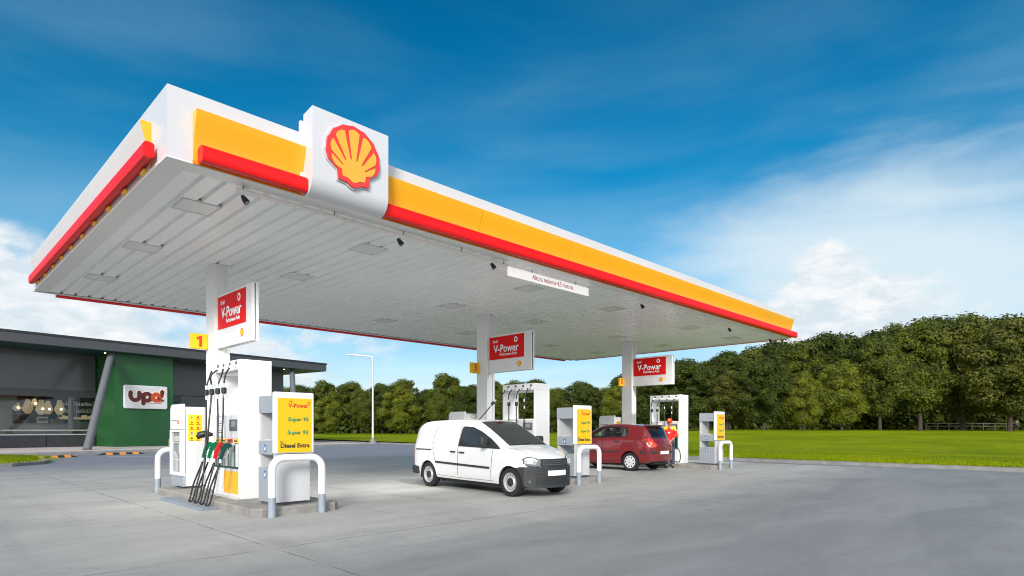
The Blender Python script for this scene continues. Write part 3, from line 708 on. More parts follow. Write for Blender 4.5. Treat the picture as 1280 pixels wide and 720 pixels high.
def hoop(k, v, near):
    o = DU * k
    lab = 'white tubular guard rail with grey feet at the %s end of the %s island' % ('price stand' if near else 'cabinet', ISN[k])
    t = thing('guard_rail', lab, 'guard rail', (o + 2.28, v, 0), 0, 'hoop guard rails')
    u0, u1, h, r = (o + 1.85, o + 2.75, .985, .20) if near else (o + 1.70, o + 2.60, .985, .20)
    pts = [(u0, v, .33), (u0, v, h - r)] + [(u0 + r * (1 - math.cos(R(a))), v, h - r + r * math.sin(R(a))) for a in (15, 30, 45, 60, 75, 90)]
    pts += [(u1 - r * (1 - math.cos(R(a))), v, h - r + r * math.sin(R(a))) for a in (90, 75, 60, 45, 30, 15)] + [(u1, v, h - r), (u1, v, .33)]
    s = MB(); s.tube(pts, .062, 16); s.build('hoop', M['postwhite'], t, smooth=50)
    for u in (u0, u1):
        s = MB(); s.tube([(u, v, 0), (u, v, .328)], .0635, 16); s.build('foot', M['postgrey'], t, smooth=50)

def cabinet(k):
    o = DU * k
    t = thing('forecourt_cabinet', 'white glass door cabinet with yellow notice, %s' % ('left of the number 1 column', 'seen over the roof of the white van', 'seen over the roof of the red car')[k], 'cabinet', (o + 2.2, 6.0, .15), 0, 'glass door cabinets on the islands')
    a0, a1, y0, y1 = o + 1.93, o + 2.56, 5.60, 6.34
    s = MB(); s.box(a0, a1, y0, y1, .20, 1.97, .006); s.build('body', M['lightgrey'], t)
    s = MB(); s.box(a0 + .05, a1, y0 + .05, y1 - .05, .152, .20); s.build('foot', M['darkgrey'], t)
    P = [(y0 - .02, 1.47), (y0 - .02, 2.03), (y1 - .10, 2.03), (y1 - .03, 2.00), (y1 + .02, 1.92), (y1 + .02, 1.47)]
    s = MB(); s.prism(P, lambda a, b, d: (d, a, b), a0 - .07, a0 - .001); s.build('hood', M['white'], t)
    s = MB(); s.box(a0 - .045, a0 - .001, y0 - .02, y1 + .02, .20, .43); s.build('kick_panel', M['grey'], t)
    s = MB(); z0, z1 = .44, 1.46
    s.box(a0 - .08, a0 - .001, y0 - .02, y0 + .08, z0, z1); s.box(a0 - .08, a0 - .001, y1 - .06, y1 + .03, z0, z1); s.box(a0 - .08, a0 - .001, y0 + .08, y1 - .06, z0, z0 + .07); s.box(a0 - .08, a0 - .001, y0 + .08, y1 - .06, z1 - .05, z1)
    dr = s.build('door', M['white'], t)
    s = MB(); s.box(a0 - .05, a0 - .04, y0 + .08, y1 - .06, z0 + .07, z1 - .05); s.build('pane', mat('door_glass', (.26, .28, .29), .08) if k == 0 else bpy.data.materials['door_glass'], dr)
    s = MB(); s.box(a0 - .056, a0 - .051, y0 + .10, y1 - .08, .78, .80); s.box(a0 - .056, a0 - .051, y0 + .10, y1 - .08, 1.16, 1.175); s.build('shelf_edge', M['lightgrey'], dr)
    s = MB(); s.box(a0 - .056, a0 - .051, y0 + .18, y1 - .22, 1.20, 1.32); s.build('goods', mat('goods', (.50, .47, .46), .5) if k == 0 else bpy.data.materials['goods'], dr)
    s = MB(); s.box(a0 - .11, a0 - .081, y0 - .0, y0 + .03, .95, 1.15, .004); s.build('handle', M['white'], dr)
    f = lambda cy, cz: (lambda a, b, d: (a0 - .0705 - d, cy - a, cz + b))
    text_mesh('lettering', 'H.S', .11, f(5.80, 1.63), M['inkred'], t, bold=.02)
    s = MB(); s.box(a0 - .073, a0 - .0705, 5.90, 6.28, 1.655, 1.67); s.build('lettering_line', M['ink'], t)
    # safety notice on the side that faces the stand
    s = MB(); s.box(o + 1.985, o + 2.30, y0 - .006, y0 - .001, 1.18, 1.90); n = s.build('notice', M['inkwhite'], t)
    s = MB(); s.box(o + 1.995, o + 2.29, y0 - .0095, y0 - .0065, 1.20, 1.80); s.build('notice_face', M['labelyellow'], n)
    cs = [M['inkgreen'], M['inkred'], M['inkred'], M['inkred'], M['inkred'], M['inkred'], M['inkblue'], M['inkblue'], M['ink'], M['ink']]
    for q in range(10):
        cx, cz = o + (2.07 if q % 2 == 0 else 2.20), 1.74 - .118 * (q // 2); s = MB()
        s.prism([(.026 * math.cos(R(a)), .022 * math.sin(R(a))) for a in range(0, 360, 40)], lambda a, b, d: (cx + a, y0 - .010 - d, cz + b), 0, .002)
        s.box(cx - .045, cx + .045, y0 - .012, y0 - .0101, cz - .05, cz - .034); s.build('symbol', cs[q], n)
    s = MB(); s.box(o + 2.02, o + 2.20, y0 - .008, y0 - .0065, 1.868, 1.876); s.box(o + 2.02, o + 2.27, y0 - .008, y0 - .0065, 1.838, 1.846); s.build('notice_print', M['ink'], n)
    s = MB(); s.box(a0 - .0, a0 + .012, y0 - .008, y0 - .001, .50, 1.9); s.build('hinge', M['darkgrey'], t)

for k in range(3):
    island(k); column(k); vsign(k); pump(k); stand(k); hoop(k, .97, True); hoop(k, 6.72, False); cabinet(k)

# ------------------------------------------------------------------ vehicles
def interp(tab, x):
    if x <= tab[0][0]: return tab[0][1]
    for (a, p), (b, q) in zip(tab[:-1], tab[1:]):
        if x <= b:
            t = (x - a) / (b - a); 
            return p + (q - p) * t
    return tab[-1][1]
def smooth_tab(tab, n=6):
    pts = curve([(a, b, 0) for a, b in tab], n); out = []
    for p in pts:
        if not out or p.x > out[-1][0] + 1e-4: out.append((p.x, p.y))
    return out

class Body:
    """lofted vehicle body; x forward, y left, z up"""
    def __init__(s, top, bot, belt, half, halftop, warp):
        s.top, s.bot, s.belt, s.half, s.halftop, s.warp = top, bot, belt, half, halftop, warp
    def section(s, x):
        zt, zb = interp(s.top, x), interp(s.bot, x); zbe = min(interp(s.belt, x), zt - .05); hw, ht = interp(s.half, x), interp(s.halftop, x)
        if zt - zbe < .13: ht = hw - .10 - (.0)
        pts = [(0, zb), (hw * .80, zb), (hw * .93, zb + .02), (hw * .975, zb + .09)]
        for t in (.25, .5, .75): pts.append((hw * (.985 + .015 * math.sin(math.pi * t)), zb + .09 + (zbe - .05 - zb - .09) * t))
        pts.append((hw * .985, zbe - .05)); pts.append((hw * .968, zbe))
        hz = zt - zbe; yb = hw * .962
        rc = min(.10, hz * .5)
        for t in (.3, .6, .85): 
            z = zbe + (hz - rc) * t; pts.append((yb + (ht - yb) * (t ** 1.25) * ((hz - rc) / max(hz, .01)), z))
        y0 = pts[-1][0]; z0 = pts[-1][1]
        for a in (20, 45, 70): pts.append((y0 - (y0 - ht * .84) * (1 - math.cos(R(a))) - .0, z0 + (zt - .022 - z0) * math.sin(R(a))))
        pts.append((ht * .80, zt - .018)); pts.append((ht * .5, zt - .005)); pts.append((0, zt))
        return pts
    def side_y(s, x, z):
        P = s.section(x)[2:]
        for (y0, z0), (y1, z1) in zip(P[:-1], P[1:]):
            if z0 <= z <= z1 and z1 > z0: return y0 + (y1 - y0) * (z - z0) / (z1 - z0)
        return P[-1][0]
    def top_z(s, x, y):
        P = s.section(x)[::-1]
        for (y0, z0), (y1, z1) in zip(P[:-1], P[1:]):
            if y0 <= abs(y) <= y1 and y1 > y0: return z0 + (z1 - z0) * (abs(y) - y0) / (y1 - y0)
        return P[5][1]
    def W(s, x, y, z): return (x + s.warp(x, y), y, z)
    def loft(s, xs, fn=None, inflate=0., caps=True, ncap=10):
        b = MB(); rings = []
        for x in xs:
            P = (fn or s.section)(x)
            P = [(p[0] + (inflate if p[0] > .01 else 0), p[1]) for p in P]
            full = [(-y, z) for y, z in P[::-1][:-1]] + P      # from top centre down left, bottom, up right
            rings.append((x, P))
        vr = []
        for x, P in rings:
            n = len(P)
            right = [b.bm.verts.new(s.W(x, y, z)) for y, z in P]
            left = [right[0]] + [b.bm.verts.new(s.W(x, -y, z)) for y, z in P[1:-1]] + [right[-1]]
            vr.append((right, left, P, x))
        for (r0, l0, _, _), (r1, l1, _, _) in zip(vr[:-1], vr[1:]):
            for i in range(len(r0) - 1):
                for a, c in ((r0, r1), (l0, l1)):
                    vs = []
                    for q in (a[i], a[i + 1], c[i + 1], c[i]):
                        if q not in vs: vs.append(q)
                    if len(vs) > 2: b.bm.faces.new(vs)
        if caps:
            for (r, l, P, x) in (vr[0], vr[-1]):
                prev = None
                for i, (y, z) in enumerate(P):
                    if i == 0 or i == len(P) - 1: row = [r[i]]
                    else: row = [l[i]] + [b.bm.verts.new(s.W(x, -y + 2 * y * c / ncap, z)) for c in range(1, ncap)] + [r[i]]
                    if prev:
                        if len(prev) == 1 and len(row) > 1:
                            for c in range(ncap): b.bm.faces.new((prev[0], row[c], row[c + 1]))
                        elif len(row) == 1:
                            for c in range(ncap): b.bm.faces.new((row[0], prev[c], prev[c + 1]))
                        else:
                            for c in range(ncap): b.bm.faces.new((prev[c], prev[c + 1], row[c + 1], row[c]))
                    prev = row
        return b
    def patch(s, poly, side, off=.006, cuts=3, top=False, skirt=.012):
        """polygon in (x,z) laid on the side (side=+-1), or in (x,y) laid on the top"""
        b = MB(); bm = b.bm; vs = [bm.verts.new((p[0], p[1], 0)) for p in poly]; f = bm.faces.new(vs)
        if f.normal.z < 0: f.normal_flip()
        bmesh.ops.triangulate(bm, faces=[f]); bmesh.ops.subdivide_edges(bm, edges=bm.edges[:], cuts=cuts, use_grid_fill=True)
        bmesh.ops.triangulate(bm, faces=bm.faces[:])
        be = [e for e in bm.edges if len(e.link_faces) == 1]
        r = bmesh.ops.extrude_edge_only(bm, edges=be); low = {g for g in r['geom'] if isinstance(g, bmesh.types.BMVert)}
        for v in bm.verts:
            o = off - (skirt if v in low else 0)
            if top: x, y = v.co.x, v.co.y; v.co = Vector(s.W(x, y, s.top_z(x, y) + o))
            else: x, z = v.co.x, v.co.y; y = side * (s.side_y(x, z) + o); v.co = Vector(s.W(x, y, z))
        return b
    def line(s, pts, w, side, off=.004):
        """thin strip along a polyline in (x,z) on the side"""
        b = MB(); rows = []
        P = [Vector((p[0], p[1])) for p in pts]; Q = []
        for a, c in zip(P[:-1], P[1:]):
            n = max(1, int((c - a).length / .08)); Q += [a.lerp(c, k / n) for k in range(n)]
        Q.append(P[-1])
        for i, p in enumerate(Q):
            d = (Q[min(i + 1, len(Q) - 1)] - Q[max(i - 1, 0)]).normalized(); nrm = Vector((-d.y, d.x)) * w / 2
            a, c = p + nrm, p - nrm
            rows.append([s.W(a.x, side * (s.side_y(a.x, a.y) - .01), a.y), s.W(a.x, side * (s.side_y(a.x, a.y) + off), a.y), s.W(c.x, side * (s.side_y(c.x, c.y) + off), c.y), s.W(c.x, side * (s.side_y(c.x, c.y) - .01), c.y)])
        b.rings(rows); return b

def carve(o, wheels, r, hw, z=.29):
    """wheel arches cut out of a body"""
    for (x, side) in wheels:
        s = MB(); s.tube([(x, side * (hw - .30), z), (x, side * (hw + .3), z)], r, 40); c = s.build('cutter', M['hub'], o.parent)
        md = o.modifiers.new('b', 'BOOLEAN'); md.operation = 'DIFFERENCE'; md.solver = 'EXACT'; md.object = c
        dg = bpy.context.evaluated_depsgraph_get(); dg.update(); me = bpy.data.meshes.new_from_object(o.evaluated_get(dg))
        o.modifiers.clear(); old = o.data; mats = [m for m in old.materials]; o.data = me
        if not me.materials:
            for m in mats: me.materials.append(m)
        bpy.data.objects.remove(c)

def hollow(o, sidepolys, hw, box, parent):
    cs = []
    for P in sidepolys:
        s = MB(); s.prism(P, lambda a, b, d: (a, d, b), -hw - .3, hw + .3); cs.append(s.build('cutter', M['hub'], parent))
    s = MB(); s.box(*box); cs.append(s.build('cutter', M['hub'], parent))
    for c in cs:
        md = o.modifiers.new('b', 'BOOLEAN'); md.operation = 'DIFFERENCE'; md.solver = 'EXACT'; md.object = c
    dg = bpy.context.evaluated_depsgraph_get(); dg.update(); me = bpy.data.meshes.new_from_object(o.evaluated_get(dg))
    o.modifiers.clear(); o.data = me
    for c in cs: bpy.data.objects.remove(c)

def wheel(parent, x, y, side, r, style):
    w = .19; yc = y
    f = lambda a, b, c: (x + b, yc + side * a, r + c)
    s = MB(); s.lathe([(-w, r * .60), (-w, r * .9), (-w + .03, r * .985), (-.03, r), (0, r * .97), (.012, r * .86), (.008, r * .72), (-.012, r * .665), (-.05, r * .64)], f, 40); ty = s.build('tyre', M['tyre'], parent, smooth=35)
    if style == 'steel':
        s = MB(); s.lathe([(-.06, r * .66), (.004, r * .665), (.004, r * .62), (-.03, r * .60), (-.035, r * .40), (-.015, r * .34), (-.015, 0.001)], f, 36); rm = s.build('rim', M['rim'], ty, smooth=30)
        s = MB()
        for k in range(16):
            a = 2 * math.pi * k / 16; s.tube([f(-.05, math.cos(a) * r * .505, math.sin(a) * r * .505), f(-.028, math.cos(a) * r * .505, math.sin(a) * r * .505)], .014, 8)
        s.build('vent_hole', M['hub'], rm)
        s = MB(); s.lathe([(-.02, r * .30), (.0, r * .29), (.004, r * .12), (.010, r * .11), (.010, 0.001)], f, 24); s.build('hub_cap', M['hub'], rm, smooth=30)
    else:
        s = MB(); s.lathe([(-.06, r * .66), (.010, r * .67), (.012, r * .60), (.022, r * .35), (.022, .001)], f, 36); rm = s.build('hubcap', mat('hubcap', (.66, .67, .68), .3, metal=.2) if 'hubcap' not in bpy.data.materials else bpy.data.materials['hubcap'], ty, smooth=30)
        s = MB()
        for k in range(9):
            a = 2 * math.pi * k / 9; ax = .018
            s.tube([f(-.0, math.cos(a) * r * .50, math.sin(a) * r * .50), f(ax + .004, math.cos(a) * r * .50, math.sin(a) * r * .50)], .026, 8)
        s.build('vent_hole', M['hub'], rm)
        s = MB(); s.lathe([(.0, r * .14), (.028, r * .13), (.028, .001)], f, 16); s.build('hub_boss', M['rim'], rm)
    return ty

# ---- white van: local x forward from the rear axle
def make_van():
    dirv = Vector((-.0694521, -.9975853)); ang = math.atan2(dirv.y, dirv.x)
    HWV = .78
    base = Vector((7.02, 3.45)) + Vector((-dirv.y, dirv.x)) * (HWV - .02)   # the body's centre line lies to the left of its right wheels
    t = thing('delivery_van', 'white panel van with black bumper parked between the first and second pumps', 'van', (base.x, base.y, 0), ang, absolute=False)
    top = smooth_tab([(-.74, 1.42), (-.70, 1.50), (-.60, 1.58), (-.35, 1.67), (0, 1.70), (.8, 1.715), (1.5, 1.71), (1.75, 1.69), (1.92, 1.64), (2.2, 1.50), (2.6, 1.28), (2.92, 1.115), (3.1, 1.07), (3.4, 1.01), (3.65, .94), (3.80, .86), (3.84, .80)], 5)
    bot = [(-.74, .34), (-.5, .27), (0, .25), (3.0, .23), (3.5, .20), (3.84, .22)]
    belt = [(-.74, 1.04), (.5, 1.05), (2.9, 1.02), (3.3, .94), (3.7, .84), (3.84, .74)]
    half = smooth_tab([(-.74, .74), (-.6, .77), (0, .78), (2.6, .78), (3.2, .775), (3.6, .76), (3.76, .74), (3.84, .71)])
    halftop = smooth_tab([(-.74, .60), (-.5, .64), (0, .66), (1.5, .65), (2.0, .64), (2.6, .66), (3.0, .66), (3.84, .58)])
    def warp(x, y):
        q = (abs(y) / .78) ** 2.2
        return -.36 * q * sstep(x, 3.15, 3.84) + .12 * max(0, 1 - q) * sstep(x, 1.6, 2.7) * (1 - sstep(x, 3.1, 3.7)) + .08 * q * (1 - sstep(x, -.74, -.1))
    B = Body(top, bot, belt, half, halftop, warp)
    xs = [-.74, -.71, -.64, -.5, -.3] + [-.1 + .1 * k for k in range(37)] + [3.58, 3.65, 3.71, 3.76, 3.80, 3.83, 3.84]
    body = B.loft(xs).build('body', M['vanpaint'], t, smooth=32)
    wheels = [(0, -1), (0, 1), (3.16, -1), (3.16, 1)]
    FX = 3.16
    # warp moves the front wheel arch a little: cut where the skin is
    carve(body, [(0, -1), (0, 1), (FX, -1), (FX, 1)], .375, HWV, .30)
    body.data.shade_smooth(); body.data.set_sharp_from_angle(angle=R(32))
    for x, sd in [(0, -1), (0, 1), (FX, -1), (FX, 1)]:
        s = MB(); rr = .368
        s.rings([[(x + rr * math.cos(a), sd * yy, .30 + rr * math.sin(a)) for a in [R(-14 + 208 * q / 20) for q in range(21)]] for yy in (HWV - .035, .42)], closed=False)
        s.poly([(x + rr * math.cos(a), sd * .43, .30 + rr * math.sin(a)) for a in [R(-14 + 208 * q / 23) for q in range(24)]])
        s.build('wheel_well', M['hub'], t)
        s = MB(); s.rings([[(x + q * math.cos(a), sd * yy, .30 + q * math.sin(a)) for a in [R(-8 + 196 * j / 24) for j in range(25)]] for q, yy in ((.374, HWV - .05), (.374, HWV + (.0 if x < 1 else -.005)), (.395, HWV - .004))], closed=False)
    for x, sd in [(0, -1), (0, 1), (FX, -1), (FX, 1)]: wheel(t, x, sd * (HWV - .035), sd, .315, 'steel')
    # black front bumper, follows the body
    def bump(x):
        P = B.section(x); zb = P[0][1] - .01; hw = max(p[0] for p in P) + .012; zt = .64 if x < 3.72 else .66
        return [(0, zb), (hw * .8, zb), (hw * .97, zb + .03), (hw, zb + .12), (hw * 1.003, .40), (hw, .52), (hw * .998, zt - .04), (hw * .985, zt), (hw * .6, zt + .004), (0, zt + .006)]
    b2 = B.loft([3.40, 3.46, 3.54, 3.62, 3.70, 3.77, 3.83, 3.87, 3.885], bump).build('front_bumper', M['plastic'], t, smooth=32)
    carve(b2, [(FX, -1), (FX, 1)], .375, HWV, .30); b2.data.shade_smooth(); b2.data.set_sharp_from_angle(angle=R(32))
    def rb(x):
        hw = .775 if x > -.72 else .76
        return [(0, .30), (hw * .9, .30), (hw, .34), (hw + .01, .42), (hw, .50), (hw * .98, .52), (hw * .5, .524), (0, .525)]
    r2 = B.loft([-.81, -.79, -.74, -.66, -.54, -.44], rb).build('rear_bumper', M['plastic'], t, smooth=32)
    carve(r2, [(0, -1), (0, 1)], .375, HWV, .30)
    # grille, number plate, lamps
    F = lambda y, x, z: (x + warp(x, y), y, z)
    def front_patch(name, m, ys, zs, x, thick=.02, parent=t, n=10):
        s = MB(); s.rings([[F(ys[0] + (ys[1] - ys[0]) * q / n, xx, zz) for xx, zz in ((x(zs[0]) - .03, zs[0]), (x(zs[0]) + thick, zs[0]), (x(zs[1]) + thick, zs[1]), (x(zs[1]) - .03, zs[1]))] for q in range(n + 1)])
        return s.build(name, m, parent)
    gx = lambda z: 3.872 - max(0, (z - .66)) * .10
    gr = front_patch('grille', M['hub'], (-.40, .40), (.675, .83), gx, .010)
    for z in (.70, .74, .78): front_patch('grille_bar', mat('grille_grey', (.07, .072, .078), .4) if z == .70 else bpy.data.materials['grille_grey'], (-.385, .385), (z, z + .014), gx, .018, gr)
    lo = front_patch('lower_grille', M['hub'], (-.50, .50), (.28, .44), lambda z: 3.885, .004)
    for z in (.31, .35, .39): front_patch('grille_bar', M['plastic'], (-.49, .49), (z, z + .018), lambda z: 3.887, .012, lo)
    front_patch('bumper_groove', M['hub'], (-.68, -.28), (.505, .525), lambda z: 3.883, .006); front_patch('bumper_groove', M['hub'], (-.68, -.28), (.575, .59), lambda z: 3.883, .006)
    front_patch('bumper_groove', M['hub'], (.28, .68), (.505, .525), lambda z: 3.883, .006); front_patch('bumper_groove', M['hub'], (.28, .68), (.575, .59), lambda z: 3.883, .006)
    front_patch('number_plate', M['plate'], (-.26, .26), (.47, .58), lambda z: 3.895, .016, n=4)
    for sd in (-1, 1):
        # headlamp: wraps from the front round the wing
        P = [(.42, .69), (.39, .80), (.48, .85), (.60, .865), (.68, .83), (.695, .74), (.64, .685), (.52, .67)]
        s = MB(); 
        def fx(y, z): 
            # skin position at the front corner
            best = 3.90
            for q in range(60):
                x = 3.90 - q * .012
                S = B.section(min(x, 3.84))
                if x <= 3.84 and abs(y) <= B.side_y(x, z): best = x; break
            return best
        pts = [(y, z) for y, z in P]
        s.rings([[F(sd * y, fx(y, z) + d, z) for y, z in pts] for d in (-.05, .024)])
        h = s.build('headlight', M['lens'], t)
        s = MB(); cy, cz = .57, .77; s.rings([[F(sd * (cy + (y - cy) * 1.07), fx(cy + (y - cy) * 1.03, z) + d, cz + (z - cz) * 1.14) for y, z in pts] for d in (-.05, .016)]); s.build('headlight_rim', M['hub'], h)
        s = MB(); s.tube([F(sd * .53, fx(.53, .75) + .022, .755), F(sd * .53, fx(.53, .75) + .036, .755)], .055, 16); s.build('reflector', M['alu'], h)
        s = MB(); s.tube([F(sd * .67, fx(.67, .77) + .022, .765), F(sd * .67, fx(.67, .77) + .036, .765)], .045, 16); s.build('reflector', M['alu'], h)
        s = MB(); s.tube([F(sd * .62, 3.875, .345), F(sd * .62, 3.895, .345)], .045, 14); s.build('fog_light', M['lens'], t)
        # side window with its black frame
        win = [(1.30, 1.065), (1.40, 1.50), (1.47, 1.54), (1.80, 1.52), (2.10, 1.42), (2.42, 1.27), (2.70, 1.11), (2.84, 1.03)]
        fr = B.patch(win, sd, .012).build('window_frame', M['plastic'], t)
        win = [(1.37, 1.10), (1.46, 1.475), (1.52, 1.505), (1.78, 1.485), (2.05, 1.39), (2.32, 1.27), (2.50, 1.175), (2.50, 1.09)]
        B.patch(win, sd, .020).build('side_window', M['glass'], fr)
        B.patch([(2.56, 1.075), (2.56, 1.14), (2.64, 1.10), (2.70, 1.06)], sd, .020, 1).build('quarter_window', M['glass'], fr)
        sm = M['seam']
        B.line([(1.29, .30), (1.285, 1.06), (1.36, 1.56)], .014, sd).build('door_seam', sm, t)
        B.line([(2.56, .62), (2.60, 1.03)], .012, sd).build('door_seam', sm, t)
        B.line([(2.50, .34), (2.57, .64)], .010, sd).build('door_seam', sm, t)
        B.line([(.36, .62), (.22, 1.0), (.24, 1.3), (.42, 1.62)], .012, sd).build('door_seam', sm, t)
        B.line([(.45, .33), (1.29, .31)], .008, sd).build('sill_seam', sm, t)
        B.line([(1.31, .31), (2.62, .31)], .008, sd).build('sill_seam', sm, t)
        B.line([(.38, .655), (1.275, .63)], .045, sd, .022).build('rub_strip', M['plastic'], t)
        B.line([(1.30, .63), (2.50, .60)], .045, sd, .022).build('rub_strip', M['plastic'], t)
        B.line([(-.62, .955), (.16, .955)], .030, sd, .008).build('slide_rail', M['plastic'], t)
        B.line([(1.00, .93), (1.20, .925)], .032, sd, .030).build('door_handle', M['plastic'], t)
        B.line([(1.36, .92), (1.56, .915)], .032, sd, .030).build('door_handle', M['plastic'], t)
        s = MB(); s.box(2.34, 2.48, min(sd * .78, sd * .98), max(sd * .78, sd * .98), 1.08, 1.31, .045)
        mi = s.build('wing_mirror', M['plastic'], t, smooth=60)
        s = MB(); s.tube([(2.44, sd * .72, 1.07), (2.42, sd * .86, 1.12)], .03, 8); s.build('mirror_arm', M['plastic'], mi)
        s = MB(); s.box(2.332, 2.339, min(sd * .81, sd * .95), max(sd * .81, sd * .95), 1.11, 1.28); s.build('mirror_glass', M['chrome'], mi)
        # tail lamp
        s = MB(); s.box(-.745, -.68, min(sd * .58, sd * .70), max(sd * .58, sd * .70), .60, .95, .01); s.build('tail_light', M['taillight'], t)
    # windscreen
    ws = [(1.90, -.52), (1.90, .52), (2.20, .53), (2.60, .55), (2.90, .57), (2.915, .3), (2.915, 0), (2.915, -.3), (2.90, -.57), (2.60, -.55), (2.20, -.53)]
    B.patch(ws, 1, .014, 5, top=True).build('windscreen', M['glass'], t, smooth=60)
    s = MB()
    for a, b in ((-.48, .05), (.05, .52)):
        p0 = (2.93 + warp(2.93, a), a, B.top_z(2.93, a) + .02); x1 = 2.86; p1 = (x1 + warp(x1, b) , b, B.top_z(x1, b) + .025)
        s.tube([p0, p1], .008, 6)
    s.build('wiper', M['hub'], t)
    # bonnet shut line
    s = MB()
    for sd in (-1, 1):
        pts = [(2.99 + .06 * q, sd * (.69 - .018 * q)) for q in range(11)]
        s.tube([(x + warp(x, y), y, B.top_z(x, y) + .001) for x, y in pts], .004, 5)
    s.build('bonnet_seam', M['seam'], t)
    s = MB(); s.tube([(2.0, .0, 1.62), (1.95, .0, 1.66)], .02, 8); s.build('aerial_base', M['hub'], t)
    s = MB(); s.box(.35, 3.0, -.60, .60, .16, .28); s.build('underbody', M['hub'], t)
make_van()

# ---- dark red hatchback seen from behind
def make_hatch(name, label, cat, loc, ang, paint, seam, HW=.84, detail=True):
    t = thing(name, label, cat, loc, ang, absolute=False)
    top = smooth_tab([(-.90, .92), (-.84, 1.02), (-.70, 1.26), (-.52, 1.53), (-.42, 1.585), (0, 1.64), (.6, 1.67), (1.0, 1.66), (1.4, 1.60), (1.9, 1.36), (2.35, 1.10), (2.7, 1.02), (3.0, .93), (3.16, .82), (3.2, .72)], 5)
    bot = [(-.90, .36), (-.6, .28), (0, .25), (2.6, .22), (3.2, .25)]
    belt = [(-.90, 1.02), (-.3, 1.14), (.5, 1.12), (2.2, 1.02), (2.6, .94), (3.0, .82), (3.2, .66)]
    half = smooth_tab([(-.90, HW * .90), (-.7, HW * .97), (0, HW), (2.2, HW), (2.8, HW * .97), (3.2, HW * .86)])
    ht = smooth_tab([(-.90, .56), (-.5, .60), (0, .62), (1.0, .63), (1.6, .61), (2.2, .66), (3.2, .58)])
    def warp(x, y): return -.32 * (abs(y) / HW) ** 2.2 * sstep(x, 2.75, 3.2) + .20 * (abs(y) / HW) ** 2.4 * (1 - sstep(x, -.9, -.36))
    B = Body(top, bot, belt, half, ht, warp)
    xs = [-.90, -.88, -.84, -.78, -.70, -.60, -.52, -.45, -.35] + [-.25 + .1 * q for q in range(32)] + [2.98, 3.06, 3.12, 3.17, 3.2]
    body = B.loft(xs).build('body', paint, t, smooth=30)
    WH = [(0, -1), (0, 1), (2.55, -1), (2.55, 1)]
    carve(body, WH, .385, HW, .32); body.data.shade_smooth(); body.data.set_sharp_from_angle(angle=R(30))
    if detail:
        hollow(body, [[(.15, 1.22), (.13, 1.34), (.23, 1.50), (.5, 1.53), (1.0, 1.535), (1.33, 1.48), (1.70, 1.30), (1.87, 1.18), (1.2, 1.20), (.5, 1.21)]], HW, (-1.2, 2.6, -.46, .46, 1.22, 1.50), t)
        body.data.shade_smooth(); body.data.set_sharp_from_angle(angle=R(30))
        s = MB(); s.box(-.45, 1.95, -.60, .60, 1.185, 1.205); s.build('cabin_floor', M['hub'], t)
        s = MB()
        for sx in (1.28, .30):
            for sy in (-.34, .34): s.box(sx - .07, sx + .07, sy - .20, sy + .20, 1.20, 1.34, .03); s.box(sx - .05, sx + .05, sy - .11, sy + .11, 1.35, 1.50, .03)
        s.build('seat_backs', M['hub'], t)
    for x, sd in WH:
        s = MB(); rr = .378
        s.rings([[(x + rr * math.cos(a), sd * yy, .32 + rr * math.sin(a)) for a in [R(-10 + 200 * q / 20) for q in range(21)]] for yy in (HW - .04, .44)], closed=False)
        s.poly([(x + rr * math.cos(a), sd * .45, .32 + rr * math.sin(a)) for a in [R(-10 + 200 * q / 23) for q in range(24)]]); s.build('wheel_well', M['hub'], t)
        wheel(t, x, sd * (HW - .03), sd, .325, 'cap')
    for sd in (-1, 1):
        f1 = B.line([(1.14, 1.16), (1.12, 1.55)], .10, sd, .010).build('window_pillar', M['hub'], t)
        B.line([(.37, 1.18), (.34, 1.55)], .05, sd, .010).build('window_pillar', M['hub'], t)
        B.line([(.12, 1.20), (.5, 1.185), (1.2, 1.165), (2.0, 1.15)], .022, sd, .010).build('window_trim', M['hub'], t)
        B.line([(.12, 1.21), (.09, 1.34), (.21, 1.53), (.5, 1.555), (1.0, 1.56), (1.35, 1.505), (1.75, 1.32), (1.98, 1.15)], .022, sd, .010).build('window_trim', M['hub'], t)
        B.patch([(1.22, 1.19), (1.16, 1.535), (1.33, 1.49), (1.70, 1.31), (1.88, 1.17)], sd, .011).build('side_window', M['clearglass'], f1)
        B.patch([(.40, 1.21), (.36, 1.53), (.55, 1.545), (1.06, 1.54), (1.12, 1.19)], sd, .011).build('side_window', M['clearglass'], f1)
        B.patch([(.15, 1.23), (.13, 1.34), (.23, 1.51), (.32, 1.52), (.35, 1.22)], sd, .011, 1).build('quarter_window', M['clearglass'], f1)
        B.line([(1.14, .32), (1.15, 1.17)], .012, sd).build('door_seam', seam, t)
        B.line([(.37, .78), (.22, 1.05), (.20, 1.2)], .012, sd).build('door_seam', seam, t)
        B.line([(2.05, .35), (2.08, 1.0), (2.0, 1.12)], .012, sd).build('door_seam', seam, t)
        B.line([(.42, .34), (2.05, .33)], .010, sd).build('sill_seam', seam, t)
        B.line([(.44, .68), (1.12, .66)], .05, sd, .018).build('rub_strip', M['plastic'], t)
        B.line([(1.16, .66), (2.02, .64)], .05, sd, .018).build('rub_strip', M['plastic'], t)
        B.line([(.42, 1.03), (.62, 1.03)], .035, sd, .028).build('door_handle', M['plastic'], t)
        B.line([(1.40, 1.00), (1.60, 1.0)], .035, sd, .028).build('door_handle', M['plastic'], t)
        B.patch([(-.78, .63), (-.78, .70), (-.48, .72), (-.40, .68), (-.48, .63)], sd, .014).build('bumper_strip', M['plastic'], t)
        s = MB(); s.box(1.80, 1.93, min(sd * .86, sd * 1.0), max(sd * .86, sd * 1.0), 1.10, 1.24, .03); s.build('wing_mirror', paint, t)
